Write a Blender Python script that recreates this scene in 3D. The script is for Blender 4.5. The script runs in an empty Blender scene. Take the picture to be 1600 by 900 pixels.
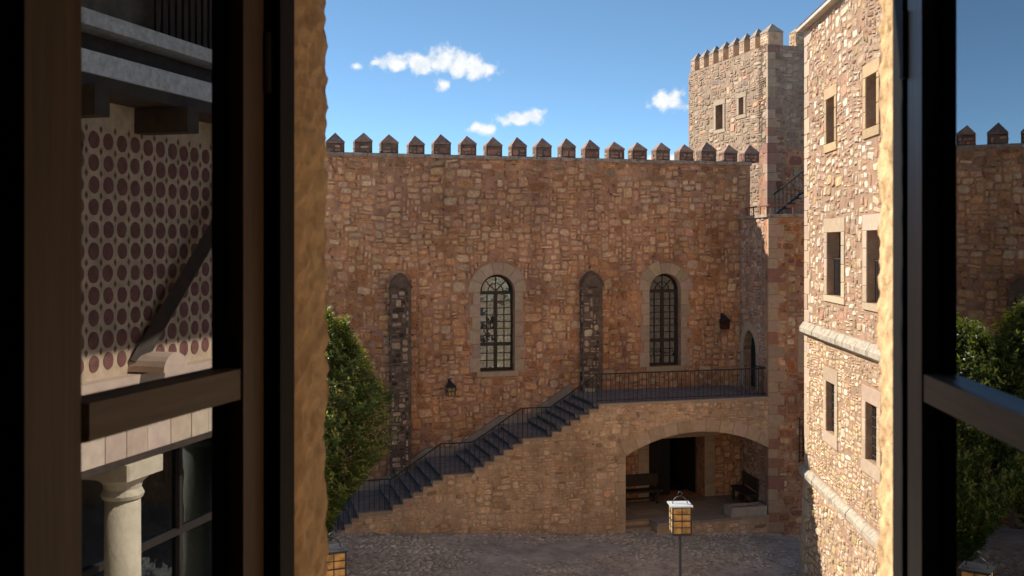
import bpy, math, random
import numpy as np
from mathutils import Vector, Matrix
from mathutils import noise as mnoise
from mathutils.geometry import tessellate_polygon

# ------------------------------------------------------------------ camera, sky, sun, exposure
S = bpy.context.scene
COL = S.collection
EYE = 9.0                       # eye height above the courtyard datum
FPX, HOR = 1600.0, 383.0        # focal length and horizon measured on the 1600x900 photograph
cam_d = bpy.data.cameras.new('camera'); cam = bpy.data.objects.new('camera', cam_d); COL.objects.link(cam)
cam.location = (0, 0, EYE); cam.rotation_euler = (math.radians(90), 0, 0)
cam_d.sensor_width = 36.0; cam_d.lens = 36.0 * FPX / 1600
cam_d.shift_y = (HOR - 450) / 1600
cam_d.clip_start = 0.05; cam_d.clip_end = 3000
cam_d.dof.use_dof = True; cam_d.dof.focus_distance = 30.0; cam_d.dof.aperture_fstop = 10.0
S.camera = cam

LIGHT = Vector((0.89, -0.435, -0.86)).normalized()      # the way sunlight travels
SUN_EL = math.asin(-LIGHT.z); SUN_AZ = math.atan2(-LIGHT.x, -LIGHT.y)
sun_d = bpy.data.lights.new('sun', 'SUN'); sun_d.energy = 2.2; sun_d.angle = math.radians(0.55); sun_d.color = (1.0, 0.93, 0.82)
sun = bpy.data.objects.new('sun', sun_d); COL.objects.link(sun)
sun.rotation_euler = LIGHT.to_track_quat('-Z', 'Y').to_euler(); sun.location = (-40, 40, 50)

W = bpy.data.worlds.new('World'); S.world = W; W.use_nodes = True
wn, wl = W.node_tree.nodes, W.node_tree.links
wn.clear()
sky = wn.new('ShaderNodeTexSky'); sky.sky_type = 'NISHITA'; sky.sun_disc = False
sky.sun_elevation = SUN_EL; sky.sun_rotation = SUN_AZ
sky.altitude = 8000; sky.air_density = 1.0; sky.dust_density = 0.0; sky.ozone_density = 2.0
bg = wn.new('ShaderNodeBackground'); bg.inputs[1].default_value = 0.063
wb = wn.new('ShaderNodeMix'); wb.data_type = 'RGBA'; wb.blend_type = 'MULTIPLY'; wb.inputs[0].default_value = 1.0     # the photograph's warm white balance
wl.new(sky.outputs[0], wb.inputs[6]); wb.inputs[7].default_value = (0.86, 0.98, 0.86, 1); wl.new(wb.outputs[2], bg.inputs[0])
# small fair-weather clouds: soft lumps of noise at fixed bearings in the sky
tc = wn.new('ShaderNodeTexCoord'); sep = wn.new('ShaderNodeSeparateXYZ'); wl.new(tc.outputs['Generated'], sep.inputs[0])
def wmath(op, a, b=None, c=None):
    n = wn.new('ShaderNodeMath'); n.operation = op
    for i, v in enumerate((a, b, c)):
        if v is None: continue
        if isinstance(v, (int, float)): n.inputs[i].default_value = v
        else: wl.new(v, n.inputs[i])
    return n.outputs[0]
az = wmath('ARCTAN2', sep.outputs[0], sep.outputs[1]); el = wmath('ARCSINE', sep.outputs[2])
comb = wn.new('ShaderNodeCombineXYZ'); wl.new(az, comb.inputs[0]); wl.new(el, comb.inputs[1])
best = None
for cx, cy, rx, ry in [(618, 99, 44, 15), (655, 98, 42, 19), (694, 94, 42, 28), (722, 101, 40, 25), (745, 108, 36, 20), (557, 104, 14, 8), (588, 98, 12, 6), (690, 132, 17, 14),
                       (812, 187, 42, 13), (832, 183, 30, 16), (753, 201, 26, 12), (1046, 158, 36, 21),
                       (1118, 246, 60, 16), (1030, 252, 60, 14), (640, 268, 90, 12)]:
    a = math.atan((cx - 800) / FPX); e = math.atan((HOR - cy) / FPX * math.cos(a))
    v1 = wn.new('ShaderNodeVectorMath'); v1.operation = 'SUBTRACT'; wl.new(comb.outputs[0], v1.inputs[0]); v1.inputs[1].default_value = (a, e, 0)
    v2 = wn.new('ShaderNodeVectorMath'); v2.operation = 'MULTIPLY'; wl.new(v1.outputs[0], v2.inputs[0])
    v2.inputs[1].default_value = (FPX / rx / math.cos(a) ** 2 * 1.0, FPX / ry, 0)
    v3 = wn.new('ShaderNodeVectorMath'); v3.operation = 'LENGTH'; wl.new(v2.outputs[0], v3.inputs[0])
    m = wmath('SUBTRACT', 1.0, v3.outputs['Value'])
    best = m if best is None else wmath('MAXIMUM', best, m)
wno = wn.new('ShaderNodeTexNoise'); wno.inputs['Scale'].default_value = 95; wno.inputs['Detail'].default_value = 6; wno.inputs['Roughness'].default_value = 0.52
wl.new(tc.outputs['Generated'], wno.inputs['Vector'])
cl = wmath('MULTIPLY_ADD', wmath('SUBTRACT', wno.outputs[0], 0.5), 1.8, best)
mr = wn.new('ShaderNodeMapRange'); mr.interpolation_type = 'SMOOTHSTEP'; mr.inputs[1].default_value = 0.0; mr.inputs[2].default_value = 0.75
wl.new(cl, mr.inputs[0])
wno2 = wn.new('ShaderNodeTexNoise'); wno2.inputs['Scale'].default_value = 60; wno2.inputs['Detail'].default_value = 4
wl.new(tc.outputs['Generated'], wno2.inputs['Vector'])
cr = wn.new('ShaderNodeValToRGB'); cr.color_ramp.elements[0].position = 0.35; cr.color_ramp.elements[0].color = (0.80, 0.86, 0.93, 1)
cr.color_ramp.elements[1].position = 0.55; cr.color_ramp.elements[1].color = (1, 1, 0.99, 1); wl.new(wno2.outputs[0], cr.inputs[0])
bg2 = wn.new('ShaderNodeBackground'); bg2.inputs[1].default_value = 0.275; wl.new(cr.outputs[0], bg2.inputs[0])
mixw = wn.new('ShaderNodeMixShader'); wl.new(mr.outputs[0], mixw.inputs[0]); wl.new(bg.outputs[0], mixw.inputs[1]); wl.new(bg2.outputs[0], mixw.inputs[2])
wo = wn.new('ShaderNodeOutputWorld'); wl.new(mixw.outputs[0], wo.inputs[0])

S.view_settings.view_transform = 'Standard'; S.view_settings.look = 'None'; S.view_settings.gamma = 1.0
S.view_settings.exposure = 1.92
S.render.engine = 'CYCLES'
S.cycles.use_denoising = True; S.cycles.max_bounces = 8; S.cycles.diffuse_bounces = 4; S.cycles.transparent_max_bounces = 12

# ------------------------------------------------------------------ helpers
class Frame:
    """A vertical plane: u runs along it, z is up, d sticks out towards the open side."""
    def __init__(s, ox, oy, deg):
        a = math.radians(deg); s.o = Vector((ox, oy, 0)); s.e = Vector((math.cos(a), math.sin(a), 0)); s.n = Vector((math.sin(a), -math.cos(a), 0)); s.deg = deg
    def P(s, u, z, d=0.0): return s.o + s.e * u + s.n * d + Vector((0, 0, z))
    def hit(s, x, y=383):
        v = Vector(((x - 800) / FPX, 1, (HOR - y) / FPX)); p = Vector((0, 0, EYE))
        t = (s.o - p).dot(s.n) / v.dot(s.n); q = p + v * t
        return (q - s.o).dot(s.e), q.z
    def ux(s, x): return s.hit(x)[0]

def proj(p):
    if p[1] < 0.1: return (-9999, -9999)
    return (800 + FPX * p[0] / p[1], HOR - FPX * (p[2] - EYE) / p[1])

ORG = {}
def tag(o, label=None, cat=None, group=None, kind=None):
    if label: o['label'] = label
    if cat: o['category'] = cat
    if group: o['group'] = group
    if kind: o['kind'] = kind
    return o
def thing(name, loc, label, cat, group=None):
    o = bpy.data.objects.new(name, None); COL.objects.link(o); o.location = loc; o.empty_display_size = 0.2
    ORG[o] = Vector(loc); return tag(o, label, cat, group)

class MB:
    def __init__(s): s.v = []; s.f = []; s.c = []
    def add(s, verts, faces, col=None):
        b = len(s.v); s.v.extend(tuple(p) for p in verts); s.f.extend(tuple(i + b for i in f) for f in faces)
        s.c.extend([col or (0.5, 0.5, 0.5)] * len(verts)); return s
    def box(s, F, u0, u1, z0, z1, d0, d1, col=None):
        p = [F.P(u, z, d) for d in (d0, d1) for z in (z0, z1) for u in (u0, u1)]
        return s.add(p, [(0, 2, 3, 1), (4, 5, 7, 6), (0, 1, 5, 4), (2, 6, 7, 3), (0, 4, 6, 2), (1, 3, 7, 5)], col)
    def bbox(s, F, u0, u1, z0, z1, d0, d1, b=0.01, col=None):
        return s.prism(F, [(u0, z0), (u1, z0), (u1, z1), (u0, z1)], d0, d1, b, col)
    def prism(s, F, poly, d0, d1, bev=0.0, col=None, tilt=(0, 0)):
        """poly counter-clockwise seen from the open side; optional chamfer round the front face"""
        n = len(poly); cu = sum(p[0] for p in poly) / n; cz = sum(p[1] for p in poly) / n
        back = [F.P(u, z, d0) for u, z in poly]
        if bev > 0:
            r = max(max(abs(p[0] - cu) for p in poly), max(abs(p[1] - cz) for p in poly), 1e-3)
            mid = [F.P(u, z, d1 - bev) for u, z in poly]
            fr = []
            for u, z in poly:
                du, dz = u - cu, z - cz; l = math.hypot(du, dz) or 1; k = max(0.3, 1 - bev * 1.4 / l)
                fr.append(F.P(cu + du * k, cz + dz * k, d1 + tilt[0] * du + tilt[1] * dz))
            vs = back + mid + fr
            fs = [tuple(range(2 * n, 3 * n)), tuple(reversed(range(n)))]
            for i in range(n):
                j = (i + 1) % n; fs += [(i, j, n + j, n + i), (n + i, n + j, 2 * n + j, 2 * n + i)]
        else:
            fr = [F.P(u, z, d1 + tilt[0] * (u - cu) + tilt[1] * (z - cz)) for u, z in poly]
            vs = back + fr; fs = [tuple(range(n, 2 * n)), tuple(reversed(range(n)))]
            for i in range(n):
                j = (i + 1) % n; fs.append((i, j, n + j, n + i))
        return s.add(vs, fs, col)
    def slab(s, F, outer, holes, d0, d1, batter=None, col=None):
        """flat wall with openings"""
        loops = [outer] + holes
        tri = tessellate_polygon([[Vector((u, z, 0)) for u, z in L] for L in loops])
        flat = [p for L in loops for p in L]; n = len(flat)
        bt = batter or (lambda z: 0)
        vs = [F.P(u, z, d1 + bt(z)) for u, z in flat] + [F.P(u, z, d0) for u, z in flat]; fs = []
        for t in tri:
            a, b, c = [flat[i] for i in t]
            if (b[0] - a[0]) * (c[1] - a[1]) - (b[1] - a[1]) * (c[0] - a[0]) < 0: t = (t[0], t[2], t[1])
            fs.append(tuple(t)); fs.append((t[2] + n, t[1] + n, t[0] + n))
        k = 0
        for L in loops:
            m = len(L); ar = sum(L[i][0] * L[(i + 1) % m][1] - L[(i + 1) % m][0] * L[i][1] for i in range(m))
            ccw = (ar > 0) == (L is outer)
            for i in range(m):
                j = (i + 1) % m; q = (k + i, k + i + n, k + j + n, k + j)
                fs.append(q if ccw else tuple(reversed(q)))
            k += m
        return s.add(vs, fs, col)
    def slab_grid(s, F, u0, u1, z0, z1, holes, d0, d1):
        """flat wall with rectangular openings"""
        us = sorted(set([u0, u1] + [h[0] for h in holes] + [h[1] for h in holes])); zs = sorted(set([z0, z1] + [h[2] for h in holes] + [h[3] for h in holes]))
        solid = lambda i, k: 0 <= i < len(us) - 1 and 0 <= k < len(zs) - 1 and not any(h[0] < (us[i] + us[i + 1]) / 2 < h[1] and h[2] < (zs[k] + zs[k + 1]) / 2 < h[3] for h in holes)
        for i in range(len(us) - 1):
            for k in range(len(zs) - 1):
                if not solid(i, k): continue
                a, c, e, g = us[i], us[i + 1], zs[k], zs[k + 1]
                s.add([F.P(a, e, d1), F.P(c, e, d1), F.P(c, g, d1), F.P(a, g, d1)], [(0, 1, 2, 3)]); s.add([F.P(a, e, d0), F.P(c, e, d0), F.P(c, g, d0), F.P(a, g, d0)], [(3, 2, 1, 0)])
                for ok, p, q in ((solid(i - 1, k), (a, g), (a, e)), (solid(i + 1, k), (c, e), (c, g)), (solid(i, k - 1), (a, e), (c, e)), (solid(i, k + 1), (c, g), (a, g))):
                    if not ok: s.add([F.P(*p, d0), F.P(*q, d0), F.P(*q, d1), F.P(*p, d1)], [(0, 1, 2, 3)])
        return s
    def tube(s, pts, r, n=6, cap=True, col=None):
        pts = [Vector(p) for p in pts]; rs = r if isinstance(r, (list, tuple)) else [r] * len(pts)
        vs = []; fs = []
        for i, p in enumerate(pts):
            t = (pts[min(i + 1, len(pts) - 1)] - pts[max(i - 1, 0)]).normalized()
            a = t.cross(Vector((0, 0, 1)) if abs(t.z) < 0.9 else Vector((1, 0, 0))).normalized(); b = t.cross(a)
            vs += [p + (a * math.cos(2 * math.pi * k / n) + b * math.sin(2 * math.pi * k / n)) * rs[i] for k in range(n)]
        for i in range(len(pts) - 1):
            for k in range(n):
                j = (k + 1) % n; fs.append((i * n + k, (i + 1) * n + k, (i + 1) * n + j, i * n + j))
        if cap: fs += [tuple(range(n)), tuple(reversed(range(len(vs) - n, len(vs))))]
        return s.add(vs, fs, col)
    def lathe(s, c, prof, n=20, col=None):
        vs = []; fs = []
        for r, z in prof:
            vs += [Vector((c[0] + r * math.cos(2 * math.pi * k / n), c[1] + r * math.sin(2 * math.pi * k / n), c[2] + z)) for k in range(n)]
        for i in range(len(prof) - 1):
            for k in range(n):
                j = (k + 1) % n; fs.append((i * n + k, i * n + j, (i + 1) * n + j, (i + 1) * n + k))
        fs += [tuple(reversed(range(n))), tuple(range(len(vs) - n, len(vs)))]
        return s.add(vs, fs, col)
    def build(s, name, m, parent=None, smooth=False, kind=None, label=None, root=None):
        me = bpy.data.meshes.new(name); o0 = ORG[parent] if parent else Vector((0, 0, 0))
        arr = np.array(s.v, dtype=float) - np.array(o0)
        me.from_pydata(arr.tolist(), [], s.f); me.update()
        ca = me.color_attributes.new('Col', 'FLOAT_COLOR', 'POINT')
        c4 = np.ones((len(s.v), 4), dtype=np.float32); c4[:, :3] = np.array(s.c, dtype=np.float32); ca.data.foreach_set('color', c4.ravel())
        if smooth: me.polygons.foreach_set('use_smooth', [True] * len(me.polygons))
        me.materials.append(m)
        o = bpy.data.objects.new(name, me); COL.objects.link(o)
        if parent: o.parent = parent
        ORG[o] = o0
        if kind: o['kind'] = kind
        if label: o['label'] = label
        return o

def copy_tree(o, parent=None):
    c = o.copy(); COL.objects.link(c); c.parent = parent; ORG[c] = ORG[o]
    for ch in [x for x in bpy.data.objects if x.parent == o]: copy_tree(ch, c)
    return c

# ------------------------------------------------------------------ materials
def mat(name, color=(0.5, 0.5, 0.5), rough=0.8, attr=False, vary=0.35, scale=6.0, bump=0.3, bscale=30.0, bdist=0.02, metal=0.0, stain=None, spec=0.4, detail=6, coat=0.0, weather=0.0, grain=None):
    m = bpy.data.materials.new(name); m.use_nodes = True; n, l = m.node_tree.nodes, m.node_tree.links
    b = n['Principled BSDF']; b.inputs['Roughness'].default_value = rough; b.inputs['Metallic'].default_value = metal
    b.inputs['Specular IOR Level'].default_value = spec; b.inputs['Coat Weight'].default_value = coat
    geo = n.new('ShaderNodeNewGeometry'); pos = geo.outputs['Position']
    if grain:
        vm = n.new('ShaderNodeVectorMath'); vm.operation = 'MULTIPLY'; l.new(pos, vm.inputs[0]); vm.inputs[1].default_value = grain; pos = vm.outputs[0]
    no = n.new('ShaderNodeTexNoise'); no.inputs['Scale'].default_value = scale; no.inputs['Detail'].default_value = detail; no.inputs['Roughness'].default_value = 0.65
    l.new(pos, no.inputs['Vector'])
    mr = n.new('ShaderNodeMapRange'); mr.inputs[1].default_value = 0.3; mr.inputs[2].default_value = 0.7
    mr.inputs[3].default_value = 1 - vary; mr.inputs[4].default_value = 1 + vary; l.new(no.outputs[0], mr.inputs[0])
    base = None
    if attr:
        at = n.new('ShaderNodeAttribute'); at.attribute_name = 'Col'; base = at.outputs['Color']
    else:
        rgb = n.new('ShaderNodeRGB'); rgb.outputs[0].default_value = (*color, 1); base = rgb.outputs[0]
    if stain:
        for sc_, lo, hi, colr in stain:
            s_ = n.new('ShaderNodeTexNoise'); s_.inputs['Scale'].default_value = sc_; s_.inputs['Detail'].default_value = 5; s_.inputs['Roughness'].default_value = 0.6
            l.new(geo.outputs['Position'], s_.inputs['Vector'])
            r_ = n.new('ShaderNodeMapRange'); r_.inputs[1].default_value = lo; r_.inputs[2].default_value = hi; l.new(s_.outputs[0], r_.inputs[0])
            mx = n.new('ShaderNodeMix'); mx.data_type = 'RGBA'; l.new(r_.outputs[0], mx.inputs[0]); l.new(base, mx.inputs[6]); mx.inputs[7].default_value = (*colr, 1)
            base = mx.outputs[2]
    mul = n.new('ShaderNodeMix'); mul.data_type = 'RGBA'; mul.blend_type = 'MULTIPLY'; mul.inputs[0].default_value = 1.0
    l.new(base, mul.inputs[6]); fac_ = mr.outputs[0]
    if weather:
        for vec, lo, hi in (((0.33, 0.33, 0.45), 1 - weather, 1 + weather), ((1.7, 1.7, 0.13), 1 - weather, 1 + weather * .7)):
            vm2 = n.new('ShaderNodeVectorMath'); vm2.operation = 'MULTIPLY'; l.new(geo.outputs['Position'], vm2.inputs[0]); vm2.inputs[1].default_value = vec
            wn_ = n.new('ShaderNodeTexNoise'); wn_.inputs['Scale'].default_value = 1.0; wn_.inputs['Detail'].default_value = 4; l.new(vm2.outputs[0], wn_.inputs['Vector'])
            wr = n.new('ShaderNodeMapRange'); wr.inputs[1].default_value = .32; wr.inputs[2].default_value = .62; wr.inputs[3].default_value = lo; wr.inputs[4].default_value = hi; l.new(wn_.outputs[0], wr.inputs[0])
            mm = n.new('ShaderNodeMath'); mm.operation = 'MULTIPLY'; l.new(fac_, mm.inputs[0]); l.new(wr.outputs[0], mm.inputs[1]); fac_ = mm.outputs[0]
    l.new(fac_, mul.inputs[7]); l.new(mul.outputs[2], b.inputs['Base Color'])
    if bump > 0:
        nb = n.new('ShaderNodeTexNoise'); nb.inputs['Scale'].default_value = bscale; nb.inputs['Detail'].default_value = 7; nb.inputs['Roughness'].default_value = 0.65
        l.new(pos, nb.inputs['Vector'])
        bp = n.new('ShaderNodeBump'); bp.inputs['Strength'].default_value = bump; bp.inputs['Distance'].default_value = bdist
        l.new(nb.outputs[0], bp.inputs['Height']); l.new(bp.outputs[0], b.inputs['Normal'])
    return m

def glass_mat(name, ior=2.6, tint=(0.55, 0.58, 0.56), bumpy=0.0, refl=(0.95, 0.97, 1.0)):
    m = bpy.data.materials.new(name); m.use_nodes = True; n, l = m.node_tree.nodes, m.node_tree.links; n.clear()
    fr = n.new('ShaderNodeFresnel'); fr.inputs[0].default_value = ior
    gl = n.new('ShaderNodeBsdfGlossy'); gl.inputs['Roughness'].default_value = 0.0; gl.inputs['Color'].default_value = (*refl, 1)
    tr = n.new('ShaderNodeBsdfTransparent'); tr.inputs[0].default_value = (*tint, 1)
    mx = n.new('ShaderNodeMixShader'); l.new(fr.outputs[0], mx.inputs[0]); l.new(tr.outputs[0], mx.inputs[1]); l.new(gl.outputs[0], mx.inputs[2])
    if bumpy:
        geo = n.new('ShaderNodeNewGeometry'); nb = n.new('ShaderNodeTexNoise'); nb.inputs['Scale'].default_value = 3.0; l.new(geo.outputs['Position'], nb.inputs['Vector'])
        bp = n.new('ShaderNodeBump'); bp.inputs['Strength'].default_value = bumpy; bp.inputs['Distance'].default_value = 0.01; l.new(nb.outputs[0], bp.inputs['Height'])
        l.new(bp.outputs[0], gl.inputs['Normal'])
    o = n.new('ShaderNodeOutputMaterial'); l.new(mx.outputs[0], o.inputs[0]); return m

M = {}
M['stone'] = mat('rubble_stone', attr=True, vary=0.34, scale=11, bump=0.7, bscale=20, bdist=0.04, rough=0.92, spec=0.2, weather=.17)
M['mortar_red'] = mat('mortar_red', (0.43, 0.235, 0.15), weather=.17, vary=0.3, scale=3, bump=0.6, bscale=16, bdist=0.04, rough=0.95, spec=0.15,
                      stain=[(0.5, 0.48, 0.66, (0.50, 0.25, 0.125)), (2.2, 0.58, 0.72, (0.28, 0.135, 0.075)), (1.3, 0.6, 0.75, (0.46, 0.30, 0.21)), (7, 0.55, 0.68, (0.17, 0.085, 0.055))])
M['mortar_tan'] = mat('mortar_tan', (0.52, 0.35, 0.225), weather=.15, vary=0.25, scale=3, bump=0.6, bscale=18, bdist=0.04, rough=0.95, spec=0.15,
                      stain=[(1.1, 0.52, 0.7, (0.36, 0.22, 0.13)), (2.8, 0.6, 0.75, (0.25, 0.15, 0.09))])
M['mortar_pale'] = mat('mortar_pale', (0.33, 0.21, 0.14), vary=0.25, scale=4, bump=0.6, bscale=18, bdist=0.04, rough=0.95, spec=0.15,
                       stain=[(1.5, 0.55, 0.72, (0.42, 0.25, 0.16))])
M['mortar_tower'] = mat('mortar_tower', (0.33, 0.235, 0.165), vary=0.3, scale=4, bump=0.6, bscale=18, bdist=0.04, rough=0.95, spec=0.15)
M['mortar_dark'] = mat('mortar_dark', (0.17, 0.12, 0.09), vary=0.45, scale=4, bump=0.7, bscale=14, bdist=0.05, rough=0.95, spec=0.15)
M['dressed'] = mat('dressed_stone', attr=True, vary=0.14, scale=7, bump=0.3, bscale=35, rough=0.9, spec=0.2)
M['coping'] = mat('coping_stone', (0.36, 0.29, 0.23), vary=0.4, scale=5, bump=0.5, bscale=20, rough=0.92, spec=0.2, stain=[(6, 0.55, 0.7, (0.14, 0.12, 0.09))])
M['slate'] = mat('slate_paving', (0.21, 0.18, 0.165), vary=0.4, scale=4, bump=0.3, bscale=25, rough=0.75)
M['riser'] = mat('riser_painted_shade', (0.055, 0.05, 0.052), vary=0.3, scale=5, bump=0.3, bscale=25, rough=0.8)  # shade on the risers put into the colour, darker than the treads
M['paving'] = mat('porch_paving', (0.30, 0.23, 0.17), vary=0.3, scale=3, bump=0.3, bscale=25, rough=0.85)
M['iron'] = mat('wrought_iron', (0.018, 0.017, 0.018), vary=0.3, scale=20, bump=0.1, rough=0.55, spec=0.5)
M['rustrail'] = mat('red_brown_metal', (0.20, 0.075, 0.05), vary=0.3, scale=12, bump=0.1, rough=0.6)
M['frame'] = mat('dark_window_wood', (0.030, 0.022, 0.017), vary=0.3, scale=10, bump=0.15, bscale=60, rough=0.5)
M['oldwood'] = mat('old_dark_wood', (0.045, 0.030, 0.022), vary=0.4, scale=8, bump=0.3, bscale=40, rough=0.65)
M['doorwood'] = mat('black_door_wood', (0.014, 0.011, 0.010), vary=0.3, scale=8, bump=0.3, bscale=40, rough=0.7)
M['glass'] = glass_mat('old_window_glass', 2.9, (0.3, 0.32, 0.3), bumpy=0.35, refl=(.72, .88, 1.0))
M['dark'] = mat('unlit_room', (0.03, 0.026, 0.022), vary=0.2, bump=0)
M['leaf'] = None

# ------------------------------------------------------------------ rubble masonry
R = random.Random(7)
def pick(pal, rnd, j=0.10):
    tot = sum(p[0] for p in pal); x = rnd.random() * tot
    for w, c in pal:
        x -= w
        if x <= 0: break
    k = 1 + rnd.uniform(-j, j) * 1.6
    return tuple(max(0.01, ch * k * (1 + rnd.uniform(-j, j) * 0.35)) for ch in c)

def rubble(F, u0, u1, z0, z1, blocked, cw, ch, ws, hs, pal, rnd, proud=(0.008, 0.03), gap=0.014, skip=0.08, warp=0.05, off=None, tint=None, rough=0.07, npt=9):
    """irregular stones packed over a wall; returns (verts, faces, colour, centre, size)"""
    nx, nz = max(1, int((u1 - u0) / cw)), max(1, int((z1 - z0) / ch)); out = []
    occ = np.zeros((nz, nx), bool)
    if blocked:
        for k in range(nz):
            for i in range(nx):
                if blocked(u0 + (i + 0.5) * cw, z0 + (k + 0.5) * ch): occ[k, i] = True
    ph = [rnd.uniform(0, 6.28) for _ in range(4)]
    def wp(u, z):
        return (u + warp * (math.sin(z * 2.1 + ph[0]) * 0.5 + math.sin(u * 1.3 + z * 3.7 + ph[1]) * 0.5) * 0.8,
                z + warp * (math.sin(u * 1.1 + ph[2]) * 0.55 + math.sin(u * 2.9 + z * 1.7 + ph[3]) * 0.45))
    for k in range(nz):
        for i in range(nx):
            if occ[k, i]: continue
            w = rnd.choices(range(1, len(ws) + 1), ws)[0]; h = rnd.choices(range(1, len(hs) + 1), hs)[0]
            zn = mnoise.noise(Vector(((u0 + i * cw) * .45 + 31.7, (z0 + k * ch) * .6, ph[0])))
            if zn > .12 and rnd.random() < .38: w += 1; h += rnd.random() < .5
            elif zn < -.15 and F is not BW and rnd.random() < .5: h = 1; w = max(1, w - (rnd.random() < .4))
            if w == 1 and h > 2: h = 2
            ww = 0
            while ww < w and i + ww < nx and not occ[k, i + ww]: ww += 1
            hh = 1
            while hh < h and k + hh < nz and not occ[k + hh, i:i + ww].any(): hh += 1
            occ[k:k + hh, i:i + ww] = True
            if rnd.random() < skip: continue
            a, b = ww * cw / 2 - gap * rnd.uniform(0.6, 1.6), hh * ch / 2 - gap * rnd.uniform(0.6, 1.6)
            a *= rnd.uniform(0.9, 1.0); b *= rnd.uniform(0.88, 1.0)
            cu, cz = u0 + (i + ww / 2) * cw, z0 + (k + hh / 2) * ch
            ex = 2 / rnd.uniform(2.6, 6.0); t0 = rnd.uniform(0, 6.28); rot = rnd.uniform(-0.09, 0.09); sk = rnd.uniform(-0.12, 0.12)
            ring = []
            for q in range(npt):
                t = t0 + 2 * math.pi * (q + rnd.uniform(-0.25, 0.25)) / npt
                x = math.copysign(abs(math.cos(t)) ** ex, math.cos(t)); y = math.copysign(abs(math.sin(t)) ** ex, math.sin(t))
                r = 1 + rnd.uniform(-rough, rough * 0.6); ring.append((x * a * r, y * b * r))
            pr = rnd.uniform(*proud); tu, tz = rnd.uniform(-0.06, 0.06), rnd.uniform(-0.07, 0.05)
            c, s = math.cos(rot), math.sin(rot); vs = []
            m = min(a, b); ins = min(0.35, 0.022 / max(m, 0.01))
            for lev in (0, 1, 2):
                kk = (1.0, 1 - ins * 0.35, 1 - ins * 1.25)[lev]
                for x, y in ring:
                    x2, y2 = x * kk, y * kk; x2 += sk * y2
                    u, z = wp(cu + x2 * c - y2 * s, cz + x2 * s + y2 * c)
                    d = (-0.015, pr * 0.45, pr + tu * x2 + tz * y2)[lev] if lev < 2 else pr + tu * x2 + tz * y2
                    if off: d += off(u, z)
                    vs.append(F.P(u, z, d))
            n = npt; fs = [tuple(range(2 * n, 3 * n))]
            for lev in (0, 1):
                for q in range(n):
                    j = (q + 1) % n; fs.append((lev * n + q, lev * n + j, (lev + 1) * n + j, (lev + 1) * n + q))
            p_ = pal(cu, cz) if callable(pal) else pal
            col = pick(p_, rnd)
            if F is BW or F is ST: col = tuple(c * .76 + m_ * .26 for c, m_ in zip(col, (0.60, 0.365, 0.205)))
            if tint: col = tint(cu, cz, col)
            out.append((vs, fs, col, F.P(cu, cz), 4 * a * b))
    return out

def lay(stones, parent, m=None, name='stone', vis=(500, 1382, -5, 905), facing=None, limit=300):
    """the stones that show largest become parts of their own, the rest one joined part"""
    m = m or M['stone']; sc = []
    for i, st in enumerate(stones):
        p = st[3]; x, y = proj(p); k = st[4] / (p[1] ** 2) if p[1] > 0 else 0
        if not (vis[0] < x < vis[1] and vis[2] < y < vis[3]): k *= 1e-3
        sc.append((k, i))
    sc.sort(reverse=True); top = set(i for _, i in sc[:limit]); rest = MB()
    for i, st in enumerate(stones):
        if i in top:
            b = MB(); b.add(st[0], st[1], st[2]); b.build(name, m, parent)
        else: rest.add(st[0], st[1], st[2])
    if rest.v: rest.build('small_stones', m, parent, kind='stuff')

def block(parent, F, poly, d0, d1, bev, col, name, m=None):
    b = MB(); b.prism(F, poly, d0, d1, bev, col); return b.build(name, m or M['dressed'], parent)
def rect(u0, u1, z0, z1): return [(u0, z0), (u1, z0), (u1, z1), (u0, z1)]
def sandstone(rnd=R, base=(0.47, 0.345, 0.24), j=0.12): 
    k = 1 + rnd.uniform(-j, j); return (base[0] * k, base[1] * k * (1 + rnd.uniform(-.04, .04)), base[2] * k * (1 + rnd.uniform(-.07, .07)))

TAN, ORANGE, RUST, PALE, GREY, PINK, OCHRE, DKRED = (0.60, 0.365, 0.195), (0.57, 0.285, 0.125), (0.37, 0.14, 0.05), (0.68, 0.475, 0.29), (0.53, 0.38, 0.25), (0.57, 0.32, 0.195), (0.62, 0.39, 0.19), (0.33, 0.14, 0.085)

# ------------------------------------------------------------------ the planes of the place
TILT = 15.68                                   # the curtain wall and the tower stand at this angle
BW = Frame(3.0625, 35.0, TILT)                 # face of the curtain wall
ST = Frame(2.72, 32.0, TILT)                   # face of the stair wall
cor = ST.P(ST.ux(1201), 0)                     # near left corner of the turret
wc = BW.P(BW.ux(1155), 0)
TL = Frame(wc.x, wc.y, math.degrees(math.atan2(cor.y - wc.y, cor.x - wc.x))); TLW = (cor - wc).length
TF = Frame(cor.x, cor.y, 0)
TWF = Frame(9.5, 38.0, TILT)                   # tower, shaded face; u=0 at the corner
TWL = Frame(9.5, 38.0, TILT - 90)              # tower, sunlit face; u<0 runs away from the corner
RW = Frame(8.44, 29.5, -93.2)                  # right wing, u=0 at its far corner
GAL = Frame(7.0, 8.03, -104)                   # painted gallery nearer to the window
OWN = Frame(-0.366, 2.0, -8.3)                 # outer face of the wall the window is in (d>0 is into the room)
def ground_z(x): return 0.6 - 0.079 * (max(-11, min(11, x)) + 4.85)

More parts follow.
